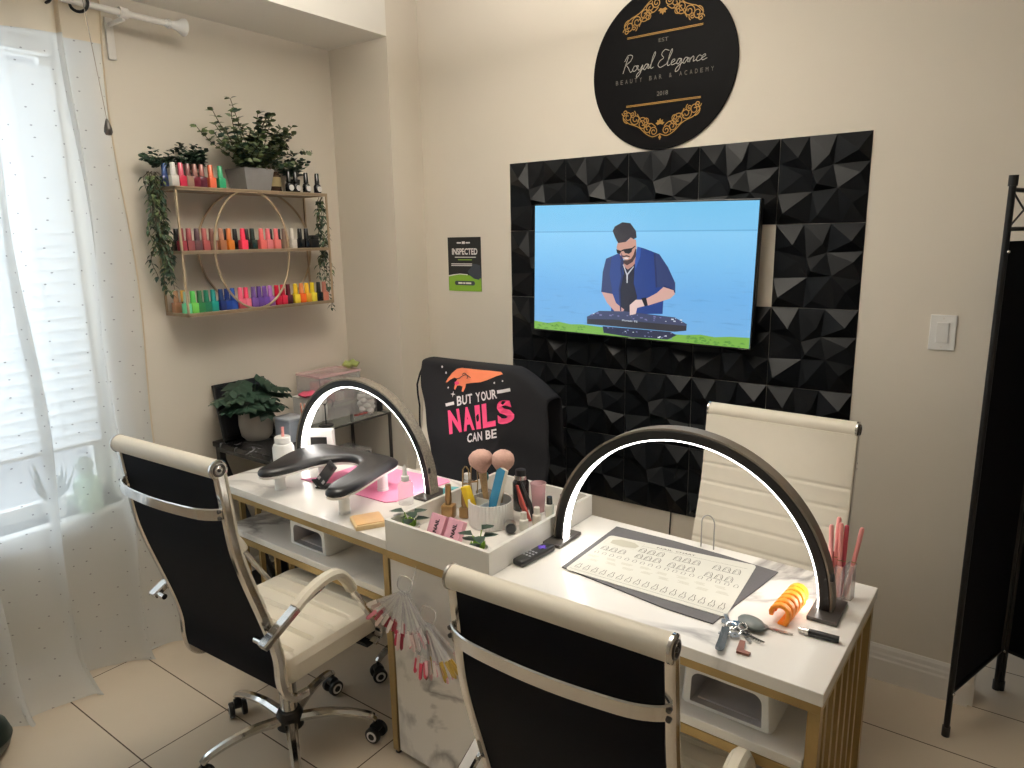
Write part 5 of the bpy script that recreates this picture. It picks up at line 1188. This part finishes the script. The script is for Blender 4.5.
# ------------------------------------------------------------------ ribbed office chairs
def profile(dz):
    P = [(-.315, 1.088), (-.306, 1.0), (-.293, .88), (-.272, .79), (-.232, .66), (-.206, .57), (-.192, .50), (-.190, .43), (-.176, .378), (-.145, .352), (-.10, .346)]
    return [(y, z + dz) for y, z in P]
def make_chair(label, loc, rotz, dz, leg0):
    t = thing('office_chair', label, 'office chair', loc, rotz, None)
    pr = smooth_path([(0, y, z) for y, z in profile(dz)], 6)
    for s in (-1, 1):
        f = MB(); f.sweep([(s * .232, p.y, p.z) for p in pr], .024, .022, (1, 0, 0), .2)
        f.build('side_rail', M['chrome'], t)
    bk = [p for p in pr if p.z > .40 + dz and p.y < -.17]
    def nrm(i):
        a, b = bk[max(i - 1, 0)], bk[min(i + 1, len(bk) - 1)]; d = (b - a).normalized(); return Vector((0, -d.z, d.y)) if -d.z > 0 else Vector((0, d.z, -d.y))
    # black back cloth
    f = MB(); rs = []
    for i, p in enumerate(bk):
        n = nrm(i); rs.append([(x, p.y + n.y * o, p.z + n.z * o) for x, o in ((-.221, -.006), (.221, -.006), (.221, .004), (-.221, .004))])
    f.rings(rs); f.build('back_cloth', M['chair_back'], t)
    # cream ribbed front
    L_ = [0.0]
    for i in range(1, len(bk)): L_.append(L_[-1] + (bk[i] - bk[i - 1]).length)
    def at(l):
        for i in range(1, len(bk)):
            if L_[i] >= l or i == len(bk) - 1:
                k = min(1, max(0, (l - L_[i - 1]) / (L_[i] - L_[i - 1]))); return bk[i - 1].lerp(bk[i], k), nrm(i)
    f = MB(); rs = []; N = 150
    for k in range(N + 1):
        l = L_[-1] * k / N; p, n = at(l); g = abs(((l - .17) / .066 + .5) % 1 - .5) if l > .13 else 1
        th = .020 - .0035 * max(0, 1 - g / .10)
        xs = [-.241, -.240, -.228, -.1, 0, .1, .228, .240, .241]; ds = [.0115, th - .001, th + .003, th + .004, th + .004, th + .004, th + .003, th - .001, .0115]
        rs.append([(x, p.y + n.y * d, p.z + n.z * d) for x, d in zip(xs, ds)])
    f.rings(rs, cap=True, close=True); f.build('backrest', M['cream'], t, ang=60)
    # top roll
    y0, z0 = -.317, 1.102 + dz
    f = MB(); f.cyl((-.233, y0, z0), (.233, y0, z0), .0245, n=28); f.build('top_roll', M['cream'], t)
    for s in (-1, 1):
        f = MB(); f.tube([(s * .2335, y0, z0), (s * .239, y0, z0), (s * .241, y0, z0)], [.0262, .0262, .0225], 28); cp = f.build('end_cap', M['chrome'], t)
        f = MB(); f.tube([(s * .2415, y0 + .015 * math.cos(a), z0 + .015 * math.sin(a)) for a in [2 * PI * j_ / 24 for j_ in range(24)]], .003, 6, loop=True); f.ball((s * .2415, y0, z0), .005); f.build('cap_ring', M['grey_dark'], cp)
    # cross bar
    zb = .985 + dz
    f = MB(); f.sweep(smooth_path([(-.238, -.318, zb), (-.215, -.336, zb), (-.17, -.352, zb), (-.08, -.362, zb), (0, -.365, zb), (.08, -.362, zb), (.17, -.352, zb), (.215, -.336, zb), (.238, -.318, zb)], 4), .009, .032, (0, 0, 1), .3)
    cb_ = f.build('cross_bar', M['chrome'], t)
    f = MB()
    for s in (-1, 1):
        for dz_ in (.008, -.010): f.cyl((s * .236, -.322, zb + dz_), (s * .236, -.330, zb + dz_), .005, n=10)
    f.build('bolt', M['grey_dark'], cb_)
    # arms
    for s in (-1, 1):
        X = s * .268
        f = MB(); f.sweep([(X, -.262, .588 + dz), (X, -.20, .620 + dz), (X, -.12, .662 + dz), (X, -.05, .682 + dz)], .034, .022, (0, .3, 1), .2); am = f.build('armrest', M['chrome'], t)
        f = MB(); f.sweep(smooth_path([(X, .035, .662 + dz), (X, .07, .605 + dz), (X, .12, .52 + dz), (X, .165, .445 + dz), (X, .168, .41 + dz), (X, .14, .392 + dz)], 5), .030, .012, (0, 1, .6), .2); f.build('arm_support', M['chrome'], am)
        f = MB(); f.sweep(smooth_path([(X, -.145, .650 + dz), (X, -.09, .678 + dz), (X, -.03, .692 + dz), (X, .015, .686 + dz), (X, .045, .655 + dz), (X, .066, .615 + dz)], 6), .038, .030, (0, .35, 1), .3); f.build('arm_pad', M['cream'], am)
        f = MB(); f.cyl((s * .222, -.250, .592 + dz), (s * .284, -.250, .592 + dz), .009, n=14); f.build('arm_pin', M['chrome'], am)
        f = MB(); f.bx(s * .20, s * .262, .12, .15, .383 + dz, .393 + dz); f.build('arm_bracket', M['black_metal'], am, smooth=False)
    # seat cushion
    f = MB(); rs = []; N = 110; y0, y1 = -.165, .295
    for k in range(N + 1):
        u = k / N; y = y0 + (y1 - y0) * u
        e = min(u, 1 - u) * (y1 - y0); r_ = .03; q = 1 if e > r_ else math.sqrt(max(0, 1 - (1 - e / r_) ** 2))
        w = .215 + .03 * q; zt = .488 + dz - .022 * (1 - q) - (.02 * max(0, (u - .8) / .2) ** 2); zb_ = .394 + dz + .02 * (1 - q) + .0 * u
        g = abs(((y - .02) / .074 + .5) % 1 - .5); gd_ = .018 * max(0, 1 - g / .13) * (1 if .04 < u < .93 else 0)
        rs.append([(-w + .022, y, zb_), (-w, y, zb_ + .02), (-w, y, zt - .028), (-w + .012, y, zt - .008), (-w + .032, y, zt - gd_ * .3), (-w + .05, y, zt + .002 - gd_), (0, y, zt + .004 - gd_), (w - .05, y, zt + .002 - gd_), (w - .032, y, zt - gd_ * .3), (w - .012, y, zt - .008), (w, y, zt - .028), (w, y, zb_ + .02), (w - .022, y, zb_)])
    f.rings(rs); f.build('seat', M['cream'], t, ang=30)
    f = MB(); f.box((0, .03, .374 + dz), (.20, .26, .05), bevel=.008); f.build('tilt_mechanism', M['black_metal'], t)
    f = MB(); f.cyl((0, 0, .13), (0, 0, .25 + min(0, dz)), .028, n=20); f.cyl((0, 0, .25 + min(0, dz)), (0, 0, .35 + dz), .015, n=16); f.build('gas_column', M['chrome'], t)
    f = MB(); f.lathe([(.0001, .065), (.034, .065), (.044, .075), (.044, .12), (.036, .135), (.0001, .135)], n=24); f.build('hub', M['black'], t)
    for k in range(5):
        a = leg0 + k * 2 * PI / 5; c_, s_ = math.cos(a), math.sin(a)
        pts = smooth_path([(.035 * c_, .035 * s_, .103), (.12 * c_, .12 * s_, .114), (.20 * c_, .20 * s_, .108), (.262 * c_, .262 * s_, .093), (.285 * c_, .285 * s_, .078)], 4)
        n = len(pts); f = MB(); f.sweep(pts, [.040 - .016 * i / n for i in range(n)], [.030 - .010 * i / n for i in range(n)], (0, 0, 1), .35); lg = f.build('base_leg', M['chrome'], t)
        cx, cy = .283 * c_, .283 * s_
        f = MB(); f.cyl((cx, cy, .05), (cx, cy, .082), .007, n=10); b = a + 1.1
        dx, dy = math.cos(b), math.sin(b)
        f.tube([(cx - dx * .012 + 0, cy - dy * .012, .048), (cx + dx * .012, cy + dy * .012, .048)], [.018, .018], 16); f.build('caster_housing', M['black'], lg)
        for w in (-1, 1):
            f = MB(); p0 = Vector((cx + dx * w * .013, cy + dy * w * .013, .028)); p1 = Vector((cx + dx * w * .030, cy + dy * w * .030, .028))
            f.mi = 0; f.tube([p0, p0.lerp(p1, .1), p0.lerp(p1, .85), p1], [.025, .0275, .0275, .024], 22)
            f.mi = 1; f.tube([p1 + Vector((dx, dy, 0)) * w * .0002, p1 + Vector((dx, dy, 0)) * w * .0014], [.019, .018], 22)
            f.mi = 0; f.tube([p1 + Vector((dx, dy, 0)) * w * .0015, p1 + Vector((dx, dy, 0)) * w * .0022], [.0115, .011], 16)
            f.build('caster_wheel', [M['black'], M['white']], lg)
    return t
make_chair('cream and black office chair at the left front of the desk', (.292, -1.512, 0), rad(2.2), 0, rad(184 - 2.6))
make_chair('nearest office chair showing its black back at the right front of the desk', (1.488, -1.440, 0), rad(1.4), -.108, rad(20))
make_chair('cream ribbed office chair facing forward behind the right half of the desk', (1.517, -.765, 0), rad(180 - 3.3), -.028, rad(40))
make_chair('office chair behind the left half of the desk, hidden under a black printed apron', (.272, -.812, 0), PI, .004, rad(90))

# ------------------------------------------------------------------ printed apron
def ap_y(x, z):
    zz = min(z, 1.145); y = -.553 - .19 * (1.1 - zz)
    y += .008 * math.sin(x * 26 + zz * 7) * (1.15 - zz) * 1.5 + .003 * math.sin(zz * 40 + x * 12)
    if x > .50: y += (x - .50) * .55
    return y
apn = thing('printed_apron', 'black apron with pink NAILS lettering draped over a chair behind the desk', 'apron', (.3, -.55, 1.1))
OX = Vector((.3, -.55, 1.1))
def xl(z): 
    T = [(1.16, .050), (1.10, .045), (1.04, .060), (.99, .078), (.90, .105), (.80, .135), (.71, .165), (.58, .19)]
    for (z0, x0), (z1, x1) in zip(T, T[1:]):
        if z >= z1: return x0 + (x1 - x0) * (z0 - z) / (z0 - z1)
    return T[-1][1]
f = MB(); NU, NV = 48, 44; g = []
for i in range(NU + 1):
    u = i / NU; col = []; xr0 = .497 + .16 * max(0, (u - .72) / .28)
    zt = 1.146 - .125 * max(0, (u - .74) / .26) ** 1.3
    for k in range(NV + 1):
        v = k / NV; z = zt - (zt - .575) * v
        xrr = (.66 if z > 1.0 else .66 + .025 * min(1, (1.0 - z) / .2)); x = xl(z) + (xrr - xl(z)) * u
        col.append(Vector((x, ap_y(x, z), z)) - OX)
    g.append(col)
# turn over the chair top and hang a short flap behind
full = []
for i, col in enumerate(g):
    p = col[0]; back = []
    for a in (150, 120, 90, 60, 30, 0): back.append(Vector((p.x, p.y + .046 + .046 * math.cos(rad(180 - (180 - a))) * -1 if False else p.y + .044 - .044 * math.cos(rad(180 - a)) * -1, p.z + .022 * math.sin(rad(a)))))
    flap = [Vector((p.x, p.y + .105 + .004 * j_, p.z - .05 * j_)) for j_ in range(1, 6)]
    arc = [Vector((p.x, p.y + .05 * (1 - math.cos(rad(180 - a))), p.z + .020 * math.sin(rad(a)))) for a in (30, 60, 90, 120, 150)][::1]
    arc = [Vector((p.x, p.y + .05 * (1 - math.cos(rad(b))), p.z + .010 * math.sin(rad(b)))) for b in (30, 60, 90, 120, 150, 180)]
    full.append(list(reversed(flap)) + list(reversed(arc)) + col)
f.rings(full, cap=False, close=False); cl_ = f.build('cloth', M['apron'], apn, ang=80)
md = cl_.modifiers.new('thickness', 'SOLIDIFY'); md.thickness = .0018; md.offset = 1
A_ = lambda d: (lambda x, z: Vector((x, ap_y(x, z) - d, z)) - OX)
def quad_map(bl_, br, tl_, tr, d):
    def g_(u, v):
        x = bl_[0] * (1 - u) * (1 - v) + br[0] * u * (1 - v) + tl_[0] * (1 - u) * v + tr[0] * u * v
        z = bl_[1] * (1 - u) * (1 - v) + br[1] * u * (1 - v) + tl_[1] * (1 - u) * v + tr[1] * u * v
        return A_(d)(x, z)
    return g_
DP = .0055
f = MB(); f.recalc = False
def word(f, s, q, d, bold, gap=.12):
    n = len(s); x = 0; ws = [{'I': .42, ' ': .5}.get(c, 1) for c in s]; tot = sum(ws) + gap * (n - 1)
    for c, w in zip(s, ws):
        if c != ' ': f.text(c, x / tot, (x + w) / tot, 0, 1, quad_map(*q, d), bold)
        x += w + gap
word(f, 'BUT YOUR', ((.273, .983), (.475, 1.038), (.264, 1.021), (.467, 1.074)), DP, .025)
word(f, 'CAN BE', ((.340, .840), (.491, .884), (.336, .876), (.487, .920)), DP, .025)
for a_, b_ in (((.2125, .9805), (.256, .9935)), ((.4735, 1.063), (.5265, 1.0755))): f.ribbon([(a_[0] + (b_[0] - a_[0]) * k / 12, a_[1] + (b_[1] - a_[1]) * k / 12) for k in range(13)], .013, A_(DP + .001))
for x, z, r_ in ((.195, 1.112, .005), (.455, 1.097, .004), (.493, 1.108, .0035), (.213, 1.052, .004), (.172, 1.135, .005)): f.flat([(x + r_ * math.cos(2 * PI * k / 10), z + r_ * math.sin(2 * PI * k / 10)) for k in range(10)], A_(DP))
x, z = .243, 1.028; f.flat([(x + (.013 if k % 2 == 0 else .0035) * math.cos(PI / 4 * k), z + (.013 if k % 2 == 0 else .0035) * math.sin(PI / 4 * k)) for k in range(8)], A_(DP))
f.build('white_lettering', M['print_white'], apn, smooth=False)
f = MB(); f.recalc = False; word(f, 'NAILS', ((.245, .862), (.553, .950), (.224, .958), (.528, 1.040)), DP, .045, .16)
f.flat([(.247, 1.079), (.256, 1.083), (.27, 1.083), (.271, 1.074), (.258, 1.066), (.247, 1.071)], A_(DP + .002)); f.build('pink_lettering', M['print_pink'], apn, smooth=False)
HD = [(.196,1.072),(.206,1.089),(.231,1.116),(.255,1.134),(.281,1.141),(.309,1.141),(.354,1.141),(.424,1.142),(.48,1.142),(.49,1.134),(.461,1.124),(.42,1.105),(.386,1.093),(.334,1.084),(.307,1.078),(.305,1.064),(.295,1.042),(.286,1.044),(.289,1.064),(.272,1.067),(.259,1.064),(.251,1.046),(.244,1.05),(.248,1.075),(.26,1.094),(.241,1.096),(.219,1.085),(.204,1.073)]
f = MB(); f.recalc = False; f.flat(HD, A_(DP)); bmesh.ops.triangulate(f.bm, faces=f.bm.faces[:]); f.build('orange_hand_print', M['print_orange'], apn, smooth=False)
f = MB(); f.recalc = False
for l in ([(.269,1.095),(.286,1.107),(.308,1.115),(.333,1.106)], [(.287,1.114),(.3,1.121),(.317,1.11),(.314,1.1)], [(.26,1.094),(.277,1.099)]): f.ribbon([(p.x, p.y) for p in smooth_path([(a, b_, 0) for a, b_ in l], 5)], .0035, A_(DP + .0015))
f.build('hand_outline', M['black'], apn, smooth=False)
f = MB(); f.tube([Vector((x, ap_y(x, z) + .004, z)) - OX for x, z in [(.055, 1.135), (.038, 1.09), (.030, 1.045), (.036, 1.0), (.05, .953), (.060, .90), (.067, .859), (.075, .78)]], .004, 6); f.build('tie_string', M['black_fabric'], apn)

# ------------------------------------------------------------------ folding screen
fs = thing('folding_screen', 'black cloth folding screen with metal poles at the right edge beside the wall end', 'folding screen', (2.078, -.224, 0))
PN = [(2.078, -.224), (2.208, .178), (2.60, .03), (2.73, .43)]
for k in range(3):
    a, b = Vector(PN[k] + (0,)), Vector(PN[k + 1] + (0,)); o_ = Vector((2.078, -.224, 0)); d = (b - a); L_ = d.length; d.normalize(); n = Vector((-d.y, d.x, 0)); a = a - o_ + d * (.011 if k else 0); L_ -= .011 if k else 0
    Zp = Vector((0, 0, 1)); pole_pos = [0, L_ - .011] if k < 2 else [0, L_]
    for i, q in enumerate(pole_pos):
        if k == 0 or i == 1 or True:
            f = MB(); p = a + d * q; f.cyl(p + Zp * .03, p + Zp * 1.79, .0095, n=14); pl_ = f.build('pole', M['black_metal'], fs)
            f = MB(); f.cyl(p, p + Zp * .035, .0125, n=14); f.cyl(p + Zp * 1.785, p + Zp * 1.815, .0125, n=14); f.build('end_plug', M['black'], pl_)
            f = MB()
            for z in (.16, 1.60): f.ball(p + Zp * z - n * .0095, .0055, 10)
            f.build('screw', M['chrome'], pl_)
        if k < 3 and i == 1 and k < 2: pass
    for z in (1.665, 1.775, .16):
        f = MB(); f.cyl(a + Zp * z + d * .008, a + d * (L_ - .011) + Zp * z, .0065, n=10); f.build('cross_rail', M['black_metal'], fs)
    f = MB(); m_ = L_ / 2; c_ = a + d * m_ + Zp * 1.72
    for s in (-1, 1):
        f.tube(smooth_path([a + d * .01 + Zp * (1.72 + s * .05), a + d * m_ * .5 + Zp * 1.72, c_ - Zp * s * .045, a + d * m_ * 1.5 + Zp * 1.72, a + d * (L_ - .02) + Zp * (1.72 + s * .05)], 8), .003, 6)
    f.build('scroll_wire', M['black_metal'], fs)
    f = MB(); N = 24; rs = []
    for i in range(N + 1):
        q = .009 + (L_ - .029) * i / N; off = .004 * math.sin(i / N * PI) ; p = a + d * q + n * off
        rs.append([p + n * s * .0015 + Zp * z for s, z in ((-1, .165), (1, .165), (1, 1.63), (-1, 1.63))])
    f.rings(rs); f.build('cloth_panel', M['screen_cloth'], fs, ang=60)

# ------------------------------------------------------------------ dark pot at the left edge
vp = thing('floor_vase', 'dark green rounded pot on the floor at the far left edge before the curtain', 'vase', (-.515, -2.165, 0))
f = MB(); f.lathe([(.0001, 0), (.07, 0), (.10, .025), (.112, .06), (.10, .10), (.075, .12), (.07, .122), (.06, .118), (.05, .10), (.0001, .05)], n=36); f.build('vase', mat('dark_green_glaze', S(20, 34, 28), .35, var=.2), vp)
vp2 = MB(); vp2.tube(smooth_path([(0, 0, 0), (.005, .004, .10), (-.004, .006, .25), (.0, .003, .44), (.01, .0, .6), (.03, -.01, .72)], 6), .003, 6); o = vp2.build('power_cable', M['black']); o.location = (.985, -.012, 0.001)
tag(o, 'thin black cable hanging on the wall below the faceted panels behind the desk', 'cable')

# ------------------------------------------------------------------ light
def area(name, loc, rot, sx, sy, power, col):
    l = bpy.data.lights.new(name, 'AREA'); l.shape = 'RECTANGLE'; l.size = sx; l.size_y = sy; l.energy = power; l.color = col
    o = bpy.data.objects.new(name, l); C.objects.link(o); o.location = loc; o.rotation_euler = rot; return o
area('ceiling_lamp', (.76, -1.3, CEIL - .32), (PI, 0, 0), .6, .6, 69, (1.0, .955, .88))
area('window_daylight', (XL - .75, (WY0 + WY1) / 2, (WZ0 + WZ1) / 2 + .1), (0, rad(-90), 0), 1.7, 2.0, 62, (.78, .91, 1.0))
w = bpy.data.worlds.new('World'); bpy.context.scene.world = w; w.use_nodes = True
bg = w.node_tree.nodes['Background']; bg.inputs[0].default_value = (.80, .90, 1.0, 1); bg.inputs[1].default_value = .9

# ------------------------------------------------------------------ camera
cam = bpy.data.cameras.new('camera'); co_ = bpy.data.objects.new('camera', cam); C.objects.link(co_)
cam.sensor_fit = 'HORIZONTAL'; cam.sensor_width = 36; cam.lens = 704.23 / 1024 * 36; cam.clip_start = .05
rt_, up_, fw = Vector((0.80953288, 0.58684687, -0.01634802)), Vector((-0.10543135, 0.17271961, 0.97931209)), Vector((-0.57752986, 0.79106175, -0.20169426))
mw = Matrix((rt_, up_, -fw)).transposed().to_4x4(); mw.translation = Vector((2.1415, -2.751, 1.6603)); co_.matrix_world = mw
sc = bpy.context.scene; sc.camera = co_
vs = sc.view_settings; vs.view_transform = 'Standard'; vs.look = 'None'; vs.exposure = 0.0; vs.gamma = 1.0; vs.use_curve_mapping = False
sc.cycles.use_denoising = True; sc.cycles.max_bounces = 10; sc.cycles.transparent_max_bounces = 24; sc.cycles.diffuse_bounces = 5
sc.cycles.sample_clamp_indirect = 6.0
